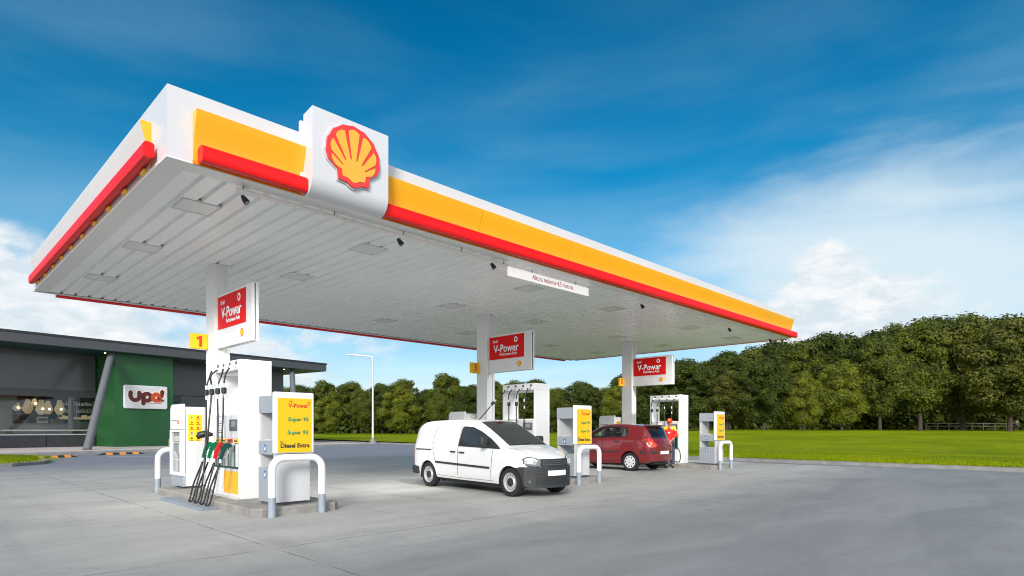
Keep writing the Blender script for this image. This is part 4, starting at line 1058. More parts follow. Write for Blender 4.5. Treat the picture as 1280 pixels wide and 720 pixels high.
    def RX(y, z):
        for q in range(80):
            x = -.90 + q * .012
            if z < interp(top, x) - .02 and abs(y) <= B.side_y(x, z): return x
        return -.3
    def rear(nm, m, poly, d=.012, parent=t, sub=6, d0=.06):
        s = MB(); n = len(poly); Q = []
        for i in range(n):
            a, b = Vector(poly[i]), Vector(poly[(i + 1) % n])
            for q in range(sub): Q.append(a.lerp(b, q / sub))
        c = sum((Vector(p) for p in Q), Vector((0, 0))) / len(Q)
        P3 = lambda p, dd: Vector(B.W(RX(p.x, p.y), p.x, p.y)) + Vector((-dd, 0, 0))
        s.rings([[P3(p, -d0) for p in Q], [P3(p, d) for p in Q], [P3(c.lerp(p, .55), d) for p in Q]], cap=False)
        s.bm.faces.new([s.bm.verts.new(P3(c.lerp(p, .55), d)) for p in Q])
        return s.build(nm, m, parent)
    # rear window lies on the sloping tailgate
    rw = [(-.76, -.50), (-.76, .50), (-.54, .545), (-.485, .50), (-.485, -.50), (-.54, -.545)]
    B.patch(rw, 1, .006, 5, top=True).build('rear_window', M['clearglass'], t, smooth=60)
    s = MB(); s.prism([(-.60, 1.60), (-.40, 1.625), (-.36, 1.60), (-.50, 1.56)], lambda a, b, d: (a, d, b), -.52, .52); s.build('spoiler', paint, t)
    for sd in (-1, 1):
        P = [(.44, .93), (.52, 1.10), (.66, 1.16), (.79, 1.10), (.83, 1.0), (.82, .88), (.70, .83), (.52, .85)]
        tl = rear('tail_light', M['taillight'], [(sd * y, z) for y, z in P], .016)
        P = [(.60, .94), (.61, 1.03), (.70, 1.02), (.71, .93)]
        rear('indicator', M['amber'], [(sd * y, z) for y, z in P], .024, tl, 2)
        P = [(sd * .42, .63), (sd * .42, .69), (sd * .78, .71), (sd * .78, .63)]
        rear('bumper_strip', M['plastic'], P, .016)
    rear('number_plate', M['plate'], [(-.26, .60), (.26, .60), (.26, .71), (-.26, .71)], .022, sub=3)
    rear('tailgate_seam', seam, [(-.56, .755), (.56, .755), (.56, .765), (-.56, .765)], .004)
    s = MB(); s.tube([(-.90, 0, .90), (-.925, 0, .90)], .045, 12); s.build('badge', M['chrome'], t)
    s = MB(); s.tube([(-.50, 0, 1.61), (-.60, .0, 1.72)], .006, 5); s.build('aerial', M['hub'], t)
    s = MB(); s.box(.4, 2.2, -.6, .6, .18, .28); s.box(-.7, -.2, -.45, .45, .24, .36); s.build('underbody', M['hub'], t)
    return t
make_hatch('hatchback_car', 'dark red hatchback seen from behind, stopped at the third pump', 'car', (15.40 + .83, 2.89, 0), R(90), M['carpaint'], M['carseam'])
px, py = from_cam(-23.3, 40.3)
make_hatch('hatchback_car', 'beige car mostly hidden behind the glass door cabinet in front of the shop', 'car', (px + 3.4, py - .0, 0), R(190), M['beige'], M['carseam'])

# ------------------------------------------------------------------ attendant
def skin_mesh(name, verts, edges, radii, m, parent, levels=1, root=0):
    me = bpy.data.meshes.new(name); me.from_pydata(verts, edges, []); o = bpy.data.objects.new(name, me); COL.objects.link(o)
    md = o.modifiers.new('skin', 'SKIN'); md.use_smooth_shade = True
    for i, r in enumerate(radii):
        sv = me.skin_vertices[0].data[i]; sv.radius = (r, r) if not hasattr(r, '__len__') else r; sv.use_root = (i == root)
    sb = o.modifiers.new('sub', 'SUBSURF'); sb.levels = levels; sb.render_levels = levels
    dg = bpy.context.evaluated_depsgraph_get(); dg.update(); nm = bpy.data.meshes.new_from_object(o.evaluated_get(dg))
    bpy.data.objects.remove(o); nm.name = name
    nm.materials.clear(); nm.materials.append(m); nm.shade_smooth()
    o = bpy.data.objects.new(name, nm); COL.objects.link(o); o.parent = parent; return o

def attendant():
    # local frame: faces -y, z up; looks down at hands in front of him
    pos = (17.87, 2.74, 0)
    t = thing('person', 'attendant in red jacket with yellow shoulders and red cap standing behind the red car', 'person', pos, R(-63), absolute=False)
    V = [(0, 0, .98), (0, .01, 1.12), (0, .015, 1.28), (0, .02, 1.44), (0, .0, 1.57), (0, -.03, 1.66), (0, -.045, 1.74),          # 0-6 pelvis..head
         (.17, .02, 1.50), (.225, .03, 1.26), (.16, -.17, 1.12), (.08, -.26, 1.06),                                                   # 7-10 left arm
         (-.17, .02, 1.50), (-.225, .03, 1.26), (-.16, -.17, 1.12), (-.06, -.27, 1.06),                                              # 11-14 right
         (.09, 0, .92), (.11, -.01, .52), (.115, .02, .11), (.125, -.12, .04),                                                     # 15-18
         (-.09, 0, .92), (-.11, -.01, .52), (-.115, .02, .11), (-.125, -.12, .04)]
    E = [(0, 1), (1, 2), (2, 3), (3, 4), (4, 5), (5, 6), (3, 7), (7, 8), (8, 9), (9, 10), (3, 11), (11, 12), (12, 13), (13, 14), (0, 15), (15, 16), (16, 17), (17, 18), (0, 19), (19, 20), (20, 21), (21, 22)]
    rad = [.105, .10, .115, .10, .055, .075, .085, .062, .048, .036, .028, .062, .048, .036, .028, .085, .058, .042, .035, .085, .058, .042, .035]
    skin_mesh('body', V, E, rad, M['skin'], t, 2)
    jv = [0, 1, 2, 3, 7, 8, 9, 11, 12, 13]; mp = {a: i for i, a in enumerate(jv)}
    JV = [V[a] for a in jv]; JE = [(mp[a], mp[b]) for a, b in E if a in mp and b in mp]
    JV[0] = (0, 0, .94)
    JV[mp[9]] = (.12, -.21, 1.09); JV[mp[13]] = (-.11, -.21, 1.09)
    jr = {0: .140, 1: .142, 2: .155, 3: .135, 7: .086, 8: .066, 9: .052, 11: .082, 12: .066, 13: .052}
    ja = skin_mesh('jacket', JV, JE, [jr[a] for a in jv], M['jacket'], t, 2)
    ja.data.materials.append(M['shoulder'])
    for p in ja.data.polygons:
        c = p.center
        if (c.z > 1.47 and abs(c.x) > .07) or (abs(c.x) > .17 and c.z > 1.42): p.material_index = 1
    TV = [(0, 0, .97), (.09, 0, .90), (.11, -.01, .52), (.115, .02, .12), (-.09, 0, .90), (-.11, -.01, .52), (-.115, .02, .12)]
    skin_mesh('trousers', TV, [(0, 1), (1, 2), (2, 3), (0, 4), (4, 5), (5, 6)], [.130, .110, .086, .076, .110, .086, .076], M['trousers'], t, 2)
    for sd in (-1, 1):
        skin_mesh('boot', [(sd * .118, .04, .07), (sd * .12, -.05, .055), (sd * .125, -.17, .045)], [(0, 1), (1, 2)], [.062, .055, .045], M['boots'], t, 2)
        # fingers
        hx, hy, hz = sd * .07, -.265, 1.06
        for f in range(4):
            o = sd * (.024 - .016 * f); L = (.050, .058, .060, .050)[f]
            skin_mesh('finger', [(hx + o, hy, hz), (hx + o, hy - L * .5, hz - .02), (hx + o, hy - L * .7, hz - .055), (hx + o, hy - L * .4, hz - .08)], [(0, 1), (1, 2), (2, 3)], [.010, .0095, .009, .008], M['skin'], t, 1)
        skin_mesh('thumb', [(hx - sd * .02, hy + .01, hz), (hx - sd * .045, hy - .02, hz - .015), (hx - sd * .045, hy - .05, hz - .035)], [(0, 1), (1, 2)], [.012, .011, .009], M['skin'], t, 1)
    # head details
    hc = Vector((0, -.045, 1.72))
    s = MB(); bmesh.ops.create_uvsphere(s.bm, u_segments=20, v_segments=14, radius=1)
    for v in s.bm.verts: v.co = Vector((v.co.x * .088, v.co.y * .108, v.co.z * .125)) + hc
    hd = s.build('head', M['skin'], t, smooth=80)
    s = MB(); s.prism([(-.012, .0), (0, -.03), (.012, 0), (0, .04)], lambda a, b, d: (hc.x + a, hc.y + d, hc.z - .02 + b), -.125, -.09); s.build('nose', M['skin'], hd)
    for sd in (-1, 1):
        s = MB(); s.tube([(sd * .034, hc.y - .094, hc.z + .008), (sd * .034, hc.y - .102, hc.z + .006)], .012, 8); s.build('eye', M['ink'], hd)
        s = MB(); s.tube([(sd * .086, hc.y + .01, hc.z - .01), (sd * .098, hc.y + .02, hc.z)], .026, 8); s.build('ear', M['skin'], hd)
    s = MB(); s.box(-.024, .024, hc.y - .107, hc.y - .095, hc.z - .064, hc.z - .054); s.build('mouth', mat('lips', (.25, .08, .06), .5), hd)
    s = MB(); bmesh.ops.create_uvsphere(s.bm, u_segments=20, v_segments=12, radius=1)
    for v in s.bm.verts: v.co = Vector((v.co.x * .098, v.co.y * .118 + .006, max(v.co.z, -.55) * .10)) + hc + Vector((0, .006, .012))
    bmesh.ops.delete(s.bm, geom=[v for v in s.bm.verts if v.co.y < hc.y - .05 and v.co.z < hc.z + .03], context='VERTS'); s.build('hair', M['hair'], t, smooth=80)
    s = MB(); bmesh.ops.create_uvsphere(s.bm, u_segments=24, v_segments=16, radius=1)
    for v in s.bm.verts: v.co = Vector((v.co.x * .106, v.co.y * .126, max(v.co.z, -.05) * .125)) + hc + Vector((0, .0, .045))
    cp = s.build('cap', M['signred'], t, smooth=60)
    s = MB(); s.prism([(-.085, -.075), (-.07, -.16), (-.03, -.20), (.03, -.20), (.07, -.16), (.085, -.075)], lambda a, b, d: (a, hc.y + b, hc.z + .05 + d + (b + .07) * .35), 0, .012); s.build('cap_peak', M['signred'], cp)
    s = MB(); s.prism([(a * .05, b * .03) for a, b in pecten_outline()], lambda a, b, d: (a, hc.y - .122 - d, hc.z + .09 + b), 0, .006); s.build('cap_badge', M['logoyellow'], cp)
    s = MB(); s.box(-.06, .02, -.180, -.172, 1.31, 1.36); s.build('chest_badge', M['inkwhite'], ja)
attendant()

# ------------------------------------------------------------------ shop
SA = math.atan2(.1641, .9865)
SX, SY = Vector((.9865, .1641, 0)), Vector((-.1641, .9865, 0))
def sw(S, D, z=0): p = CAM + SX * S + SY * D; return (p.x, p.y, z)
def shop():
    base = sw(24, 52)
    t = thing('shop_building', 'long dark grey shop with wide flat roof, glass front and green wall section', 'building', base, SA, absolute=False)
    o = (24, 52)
    def bx(s, S0, S1, D0, D1, z0, z1, bev=0): return s.box(S0 - o[0], S1 - o[0], D0 - o[1], D1 - o[1], z0, z1, bev)
    S0, S1 = -14, 35.4; Dw = 52.1; Zs = 7.05
    s = MB(); bx(s, S0 - 2, 37.4, 48.1, 66, Zs, 7.66); rf = s.build('roof', M['roofgrey'], t)
    s = MB(); bx(s, S0 - 2, 37.45, 48.05, 66, 7.662, 7.80); s.build('roof_edge', M['roofdark'], rf)
    s = MB(); bx(s, S0 - 2, 37.38, 48.12, 65.9, Zs - .025, Zs - .004); s.build('soffit', M['teal'], t)
    # walls: end, back, floor, inner ceiling
    s = MB(); bx(s, S1 - .25, S1, Dw + .02, 65, .15, Zs - .03); s.build('wall', M['panel'], t)
    s = MB(); bx(s, S0, S1, 64.8, 65, .15, Zs - .03); s.build('wall', M['interior'], t)
    s = MB(); bx(s, 25.6, S1 - .26, Dw, Dw + .12, .16, 4.26); s.build('wall', M['panel'], t)
    s = MB(); bx(s, S0, S1 - .3, Dw + .15, 64.7, 4.35, 4.45); s.build('inner_ceiling', M['interior'], t)
    s = MB(); bx(s, S0, S1 - .3, Dw + .3, 64.7, .155, .17); s.build('inner_floor', M['counter'], t)
    s = MB(); bx(s, S0, 19.3, Dw + 9, Dw + 9.1, .17, 4.34); s.build('inner_wall', M['interior'], t)
    # upper cladding panels and beam
    for a, b in ((-14, -4), (-4, 3), (3, 10), (10, 19.3), (23.55, 29.5), (29.5, S1)):
        s = MB(); bx(s, a + .02, b - .02, Dw - .06, Dw + .02, 4.30, Zs - .03); s.build('upper_panel', M['panel'], t)
    s = MB(); bx(s, -14, 19.3, Dw - .10, Dw + .1, 3.80, 4.29); bx(s, 23.55, 25.6, Dw - .10, Dw + .1, 3.80, 4.29); s.build('beam', M['beam'], t)
    # base panels and sill rail
    for a, b in ((-14, -8), (-8, -2), (-2, 4), (4, 10), (10, 16.2), (16.2, 19.3)):
        s = MB(); bx(s, a + .02, b - .02, Dw - .05, Dw + .10, .151, 1.02); s.build('base_panel', M['basedark'], t)
    s = MB(); bx(s, -14, 19.3, Dw - .08, Dw + .12, 1.03, 1.10); s.build('sill', M['shelf'], t)
    s = MB(); bx(s, -14, 19.3, Dw + .12, Dw + .18, 1.32, 1.42); s.build('sill_rail', M['rail'], t)
    gl = bpy.data.materials.new('shop_glass'); gl.use_nodes = True; N = NT(gl.node_tree)
    mx = N.n('ShaderNodeMixShader', i_0=.045, i_1=N.n('ShaderNodeBsdfTransparent', i_0=(.86, .88, .88, 1)), i_2=N.n('ShaderNodeBsdfGlossy', i_0=(.8, .85, .9, 1), i_1=.03)); N.n('ShaderNodeOutputMaterial', i_0=mx)
    for a, b in ((-14, -5), (-5, 1.5), (1.5, 8), (8, 13.5), (13.5, 19.3), (23.55, 25.6)):
        s = MB(); bx(s, a + .02, b - .02, Dw, Dw + .015, 1.10, 3.80); w = s.build('window_pane', gl, t)
        s = MB(); bx(s, a - .02, a + .02, Dw - .02, Dw + .05, 1.10, 3.80); s.build('mullion', M['darkgrey'], w)
    # green block
    s = MB(); bx(s, 19.38, 23.5, 49.0, Dw + .3, .152, Zs - .03); g = s.build('green_wall', M['wallgreen'], t)
    # leaning round columns
    for a, b in (((15.6, 43.4), (19.2, 49.0)), ((31.0, 43.8), (34.2, 49.0)), ((2.0, 43.2), (5.6, 49.0))):
        s = MB(); s.tube([(a[0] - o[0], a[1] - o[1], .10), (b[0] - o[0], b[1] - o[1], Zs)], .24, 20); s.build('leaning_column', M['column'], t, smooth=40)
    for a in (4.5, 12.5, 19.0, 26.5, 33.8):
        s = MB(); s.tube([(a - o[0], 49.6 - o[1], Zs - .05), (a - o[0], 49.6 - o[1], Zs - .03)], .055, 12); s.build('downlight', M['bulb'], t)
    s = MB(); s.tube([(19.4 - o[0], 57 - o[1], .17), (19.4 - o[0], 57 - o[1], 4.35)], .20, 16); s.build('inner_column', M['shelf'], t, smooth=40)
    # sign
    sp = sw(21.48, 48.9, 3.03)
    sg = thing('shop_sign', 'silver rounded sign reading upa! in brown and orange on the green wall', 'sign', sp, SA, absolute=False)
    W2, H = 1.50, 1.68; r = .12; P = []
    for cx, cz, a0 in ((W2 - r, r, -90), (W2 - r, H - r, 0), (-W2 + r, H - r, 90), (-W2 + r, r, 180)):
        P += [(cx + r * math.cos(R(a0 + q)), cz + r * math.sin(R(a0 + q))) for q in (0, 30, 60, 90)]
    s = MB(); s.prism(P, lambda a, b, d: (a, -d, b), -.08, .05); s.build('board', M['board'], sg)
    s = MB(); s.prism([(a * 1.02, (b - H / 2) * 1.03 + H / 2) for a, b in P], lambda a, b, d: (a, -d, b), -.07, .03); s.build('board_rim', M['inkwhite'], sg)
    f = lambda a, b, d: (a, -.052 - d, b)
    def stroke(pts, w, m, nm, lift):
        # flat lettering with round ends
        b = MB(); c = [Vector((p[0], 0, p[1])) for p in curve([(q[0], q[1], 0) for q in pts], 6)] if False else [Vector((p.x, p.y)) for p in curve([(q[0], q[1], 0) for q in pts], 6)]
        n = len(c); Lf, Rt2 = [], []
        for i, p in enumerate(c):
            d = (c[min(i + 1, n - 1)] - c[max(i - 1, 0)]).normalized(); nr = Vector((-d.y, d.x)) * w
            Lf.append(p + nr); Rt2.append(p - nr)
        rows = [[f(a.x, a.y, lift), f(a.x, a.y, lift + .012), f(q.x, q.y, lift + .012), f(q.x, q.y, lift)] for a, q in zip(Lf, Rt2)]
        b.rings(rows)
        for e in (c[0], c[-1]): b.prism([(e.x + w * math.cos(R(q)), e.y + w * math.sin(R(q))) for q in range(0, 360, 24)], f, lift, lift + .0115)
        return b
    u = [(-1.10, 1.16), (-1.10, .86), (-.98, .66), (-.78, .60), (-.58, .68), (-.50, .86), (-.50, 1.16)]
    pst = [(-.22, 1.02), (-.22, .36)]
    pb = [(-.22, .82), (-.16, 1.02), (.04, 1.12), (.24, 1.02), (.30, .84), (.22, .66), (.02, .58), (-.18, .68)]
    ab = [(.92, .86), (.86, .68), (.68, .60), (.50, .70), (.46, .86), (.54, 1.02), (.70, 1.10), (.86, 1.02), (.93, .86), (.94, .62)]
    for pts, m in ((u, 'brown'), (pst, 'brown'), (pb, 'brown'), (ab, 'orangered')):
        stroke(pts, .195, None, '', 0).build('letter_halo', M['halo'], sg)
    stroke([(1.13, 1.36), (1.13, .92)], .20, None, '', 0).build('letter_halo', M['halo'], sg)
    for i, (pts, m) in enumerate(((u, 'brown'), (pst, 'brown'), (pb, 'brown'), (ab, 'orangered'))):
        stroke(pts, .148, None, '', .013 + .0015 * i).build('letter', M[m], sg)
    s = MB(); s.prism([(1.0, 1.36), (.97, 1.28), (1.06, .86), (1.13, .82), (1.20, .86), (1.29, 1.28), (1.25, 1.40), (1.13, 1.46)], f, .013, .026); s.build('letter', M['brown'], sg)
    s = MB(); s.prism([(1.13 + .12 * math.cos(R(q)), .64 + .09 * math.sin(R(q))) for q in range(0, 360, 24)], f, .013, .026); s.build('letter_dot', M['ngreen'], sg)
    s = MB()
    for q in range(26):
        if q % 6 == 5: continue
        a = .05 + q * .042; s.box(a, a + .026, -.056, -.052, .37, .42)
    s.build('small_print', M['brown'], sg)
    # pendant lamps
    lam = [(15.89, 54.8, 3.0, .62, .28, 'small rounded wicker lamp, farthest left in the shop window'), (16.55, 54, 3.05, 1.10, .34, 'tall unlit grey wicker lamp beside a small lit one'), (16.98, 57.5, 3.35, .62, .26, 'small lit wicker lamp half hidden behind a tall one'),
           (17.40, 54, 3.02, 1.15, .36, 'tall lit wicker lamp, left of an overlapping pair'), (17.85, 54.8, 3.0, 1.05, .32, 'tall lit wicker lamp, right of an overlapping pair'), (18.62, 54, 3.02, 1.15, .34, 'tall lit wicker lamp hanging just left of the inner column')]
    # positions were read off at 57 m; nearer rows are moved in along the same directions
    for S, D, zc, h, rr, lab in lam:
        k = D / 57.0; S2 = S * k + 0; zc = 1.48 + (zc - 1.48) * k + .14; h *= k
        b = sw(S2, D, zc - h / 2)
        l = thing('pendant_lamp', lab, 'pendant lamp', b, SA, 'wicker pendant lamps in the shop window', absolute=False)
        s = MB(); s.lathe([(0, rr * .45), (h * .08, rr * .60), (h * .30, rr), (h * .42, rr * .98), (h * .80, rr * .52), (h, rr * .42)], lambda a, p, q: (p, q, a), 12); s.build('lamp_shade', M['shade'], l, smooth=25)
        s = MB(); s.tube([(0, 0, h), (0, 0, 4.33 - (zc - h / 2))], .012, 6); s.build('cord', M['darkgrey'], l)
        if 'unlit' not in lab:
            s = MB(); bmesh.ops.create_uvsphere(s.bm, u_segments=10, v_segments=8, radius=.075)
            for v in s.bm.verts: v.co += Vector((0, -rr * .96, h * .38))
            s.build('bulb', M['bulb'], l)
    # counters, shelves and equipment
    rn = random.Random(11)
    def fit(name, lab, cat, S, D, w, d, h, m, z=.17, group=None):
        b = sw(S, D, z); q = thing(name, lab, cat, b, SA, group, absolute=False)
        s = MB(); s.box(-w / 2, w / 2, -d / 2, d / 2, .08, h - .04, .02); s.build('body', m, q); s = MB(); s.box(-w / 2 - .03, w / 2 + .03, -d / 2 - .03, d / 2 + .03, h - .038, h); s.build('top', M['counter'], q)
        s = MB(); s.box(-w / 2 + .05, w / 2 - .05, -d / 2 + .05, d / 2 - .05, 0, .08); s.build('plinth', M['darkgrey'], q); return q
    fit('service_counter', 'long pale service counter behind the pendant lamps in the shop', 'counter', 17.6, 57.5, 4.4, .8, 1.75, M['shelf'])
    fit('display_counter', 'display counter right of the inner column of the shop', 'counter', 21.2, 57.2, 2.8, .8, 1.9, M['counter'])
    def machine(S, D, z, w, h, lab, m, m2):
        q = thing('kitchen_machine', lab, 'machine', sw(S, D, z), SA, 'machines on the shop counter', absolute=False)
        s = MB(); s.box(-w / 2, w / 2, -.25, .25, 0, h, .03); s.build('housing', m, q); s = MB(); s.box(-w / 2 + .06, w / 2 - .06, -.262, -.251, h * .35, h * .8); s.build('front_plate', m2, q)
        s = MB(); s.box(-w / 2 - .02, w / 2 + .02, -.27, .27, h + .002, h + .03); s.build('lid', M['metal'], q)
    machine(16.3, 57.5, 1.92, .75, .75, 'dark maroon machine at the left end of the shop counter', mat('maroon', (.14, .045, .045), .3), M['hub'])
    machine(17.6, 57.5, 1.92, .70, .50, 'silver machine in the middle of the shop counter', M['alu'], M['darkgrey'])
    machine(18.55, 57.5, 1.92, .80, .30, 'low pale machine beside the inner column of the shop', M['counter'], M['darkgrey'])
    machine(15.2, 57.5, .17, .5, 2.1, 'tall dark steel machine standing left of the shop counter', M['darkgrey'], M['alu'])
    # wall shelves
    for S, lab in ((13.4, 'pale open shelf cabinet at the left of the shop interior'), (20.9, 'open shelf rack full of goods behind the leaning column')):
        q = thing('shelf_rack', lab, 'shelf', sw(S, 60.4, .17), SA, 'shelf racks in the shop', absolute=False)
        w = 1.8 if S < 15 else 2.6
        s = MB()
        for a in (-w / 2, 0, w / 2): s.box(a - .03, a + .03, -.2, .2, 0, 3.7)
        s.build('upright', M['shelf'] if S > 15 else M['counter'], q)
        for z in (.9, 1.5, 2.1, 2.7, 3.3):
            s = MB(); s.box(-w / 2 + .032, w / 2 - .032, -.2, .2, z, z + .04); sh = s.build('shelf', M['shelf'], q)
            s = MB(); a = -w / 2 + .1
            while a < w / 2 - .2:
                ww = rn.uniform(.08, .2); s.box(a, a + ww, -.15, .1, z + .042, z + .042 + rn.uniform(.12, .38)); a += ww + rn.uniform(.01, .12)
            s.build('goods', M[rn.choice(['counter', 'shelf', 'shade', 'board'])], sh)
    q = thing('wall_cladding', 'pale olive cupboard block at the far left of the shop interior', 'cupboard', sw(13.6, 54.5, .17), SA, absolute=False)
    s = MB(); s.box(-1.6, 1.25, -.3, .3, 0, 3.0); s.build('door', mat('olive_panel', (.20, .19, .15), .6), q); s = MB(); s.box(-1.6, 1.5, -.32, .32, 3.02, 3.9); s.build('top_cupboard', mat('olive_panel_light', (.26, .25, .20), .6), q)
    # the strip of ceiling lights inside: real lamps seen lit in the photograph
    for S, D in ((6, 57), (16.8, 56.2), (21, 58)):
        ld = bpy.data.lights.new('shop_light', 'AREA'); ld.energy = 30; ld.size = 2.5; ld.color = (1, .88, .7)
        lo = bpy.data.objects.new('shop_light', ld); COL.objects.link(lo); lo.location = sw(S, D, 4.2)
        lo.parent = t; lo.matrix_parent_inverse = Matrix.Translation(Vector(base)).inverted() if False else (Matrix.Translation(Vector(base)) @ Matrix.Rotation(SA, 4, 'Z')).inverted()
shop()
# shop pavement
s = MB(); P = [sw(-30, 40.5), sw(24, 41.6), sw(37.6, 42.5), sw(38.5, 43.5), sw(38.5, 70), sw(-30, 70)]
s.prism([(p[0], p[1]) for p in P], lambda a, b, d: (a, b, d), -.02, .15); s.build('shop_pavement', M['pave'], kind='structure')
s = MB(); s.rings([[(*Vector(sw(S, D - .18))[:2], 0), (*Vector(sw(S, D - .16))[:2], .135), (*Vector(sw(S, D - .005))[:2], .150), (*Vector(sw(S, D - .005))[:2], 0)] for S, D in ((-30, 40.5), (24, 41.6), (37.6, 42.5))]); s.build('pavement_kerb', M['kerb'], kind='structure')

# striped rubber wheel stops
def stop(p0, p1, lab):
    p0, p1 = Vector((*p0, 0)), Vector((*p1, 0)); d = (p1 - p0); Ln = d.length; a = math.atan2(d.y, d.x)
    t = thing('wheel_stop', lab, 'wheel stop', ((p0 + p1) / 2)[:], a, 'striped wheel stops', absolute=False)
    prof = [(-.17, 0), (-.10, .11), (.10, .11), (.17, 0)]
    n = 7; w = Ln / n
    for m, nm, par in ((M['rubberhump'], 'black_block', 0), (M['humporange'], 'orange_stripe', 1)):
        for q in range(n):
            if (q % 2 == 1) != bool(par): continue
            s = MB(); x = -Ln / 2 + q * w; ww = w * (1. if not par else 1.)
            s.rings([[(xx, y, z * (1 if 0 < q < n - 1 or (xx > -Ln / 2 + .01 and xx < Ln / 2 - .01) else .2)) for y, z in prof] for xx in (x, x + ww)]); s.build(nm, m, t)
def gp(px, py):
    Y = 1.48 * 752.9 / (py - 536); X = (px - 640) / 752.9 * Y; return from_cam(X, Y)
stop((1.97, 28.9), (4.05, 29.7), 'black and orange striped wheel stop nearest the grass verge')
stop((5.3, 31.2), (7.75, 31.9), 'black and orange striped wheel stop below the green wall')
# white bay line by the stops
s = MB(); s.poly([(5.2, 28.8, .004), (6.9, 26.6, .004), (7.0, 26.7, .004), (5.3, 28.9, .004)]); s.build('bay_line', M['postwhite'], kind='structure')

# ------------------------------------------------------------------ lamp post
lx, ly = 29.86, 41.82
t = thing('street_lamp', 'slim pale street lamp with one arm at the edge of the lawn', 'street lamp', (lx, ly, 0))
s = MB(); s.tube([(lx, ly, .02), (lx, ly, 8.55)], [.105, .065], 12); s.build('pole', M['galv'], t, smooth=40)
e = RT * -1
s = MB(); s.tube([(lx, ly, 8.50), (lx + e.x * 1.4, ly + e.y * 1.4, 8.62)], .07, 8); s.build('arm', M['galv'], t)
s = MB(); s.tube([(lx + e.x * 1.0, ly + e.y * 1.0, 8.57), (lx + e.x * 1.9, ly + e.y * 1.9, 8.68), (lx + e.x * 2.6, ly + e.y * 2.6, 8.70)], [.05, .11, .06], 10); s.build('lamp_head', M['galv'], t, smooth=50)
s = MB(); s.tube([(lx, ly, 0), (lx, ly, .20)], .5, 14); s.tube([(lx, ly, .2), (lx, ly, .6)], [.32, .12], 10); s.build('base', M['kerb'], t)

# ------------------------------------------------------------------ trees
def crown_mesh(name, seed, H, Wd, nblob, nleaf, m, leaf=.50, low=.16):
    rn = random.Random(seed); blobs = []
    cz = H * (1 + low) / 2; rz = H * (1 - low) / 2
    while len(blobs) < nblob:
        a = rn.uniform(0, 2 * math.pi); z = rn.uniform(-1, 1); r = math.sqrt(rn.random()) * (1 - abs(z) ** 2.6) ** .5 * (1.0 if z < .2 else .94)
        c = Vector((math.cos(a) * r * Wd / 2 * .84, math.sin(a) * r * Wd / 2 * .84, cz + z * rz * .86))
        br = rn.choice((.05, .065, .085, .115)) * rn.uniform(.85, 1.2) * H * (.85 if z > .3 else 1)
        blobs.append((c, br))
    s = MB(); bm = s.bm
    tot = sum(b[1] ** 2 for b in blobs)
    for c, br in blobs:
        for _ in range(int(nleaf * br * br / tot)):
            d = Vector((rn.gauss(0, 1), rn.gauss(0, 1), rn.gauss(.25, 1))).normalized()
            rr = br * rn.uniform(.62, 1.10) if rn.random() < .85 else br * rn.uniform(1.05, 1.32)
            p = c + Vector((d.x * rr, d.y * rr, (d.z * rr if d.z > 0 else d.z * rr * .8) * .92))
            if p.z < H * low * .8: continue
            n = (d + Vector((rn.gauss(0, .4), rn.gauss(0, .4), rn.gauss(.25, .4)))).normalized(); u = n.orthogonal().normalized(); w = n.cross(u)
            a = rn.uniform(0, 6.28); u, w = u * math.cos(a) + w * math.sin(a), w * math.cos(a) - u * math.sin(a)
            q = leaf * rn.uniform(.55, 1.25); b = n * q * .18
            bm.faces.new([bm.verts.new(p + v) for v in (-u * q * .5, -w * q * .30 - b, u * q * .5, w * q * .30 - b)])
    me = bpy.data.meshes.new(name); bm.to_mesh(me); bm.free(); me.materials.append(m); return me, blobs
def trunk_mesh(name, seed, H, blobs, r=.30):
    rn = random.Random(seed); s = MB(); k = H / 17
    fork = H * .30; lean = Vector((rn.uniform(-.3, .3), rn.uniform(-.3, .3), 0))
    s.tube([(0, 0, -.3), (0, 0, .1), lean * .3 + Vector((0, 0, fork * .5)), lean + Vector((0, 0, fork)), lean * 1.6 + Vector((0, 0, H * .55)), lean * 2 + Vector((0, 0, H * .82))], [r * 1.7 * k, r * 1.2 * k, r * k, r * .85 * k, r * .5 * k, r * .12 * k], 9)
    for c, br in rn.sample(blobs, min(11, len(blobs))):
        st = lean * 1.1 + Vector((0, 0, rn.uniform(fork * .9, H * .5))); mid = st.lerp(c, .5) + Vector((rn.uniform(-.4, .4), rn.uniform(-.4, .4), -.3))
        s.tube([st, mid, c], [r * .42 * k, r * .26 * k, r * .06 * k], 6)
    bmesh.ops.recalc_face_normals(s.bm, faces=s.bm.faces[:]); me = bpy.data.meshes.new(name); s.bm.to_mesh(me); s.bm.free(); me.materials.append(M['bark']); me.shade_smooth(); return me
KIND = []
for i, (H, Wd, nb, nl, m, low) in enumerate(((17, 13, 105, 33000, 0, .12), (17, 11, 80, 28000, 1, .18), (17, 12, 92, 30000, 2, .10), (17, 14, 108, 34000, 3, .12), (17, 9, 62, 22000, 1, .22))):
    me, bl = crown_mesh('crown', 20 + i, H, Wd, nb, nl, LEAF[m], low=low); KIND.append((me, trunk_mesh('trunk', 40 + i, H, bl)))
def tree(px, Y, topy, kind, label, wide=1., rz=None, front=True):
    X = (px - 640) / 752.9 * Y; x, y = from_cam(X, Y); z = terrain(x, y) + .1
    H = 1.48 + (536 - topy) / 752.9 * Y - z; k = H / 17.6
    t = thing('broadleaf_tree', label, 'tree', (x, y, z), rz if rz is not None else random.uniform(0, 6.28), 'trees beyond the lawn', absolute=False)
    for nm, me in (('crown', KIND[kind][0]), ('trunk', KIND[kind][1])):
        o = bpy.data.objects.new(nm, me); COL.objects.link(o); o.parent = t; o.scale = (k * wide, k * wide, k)
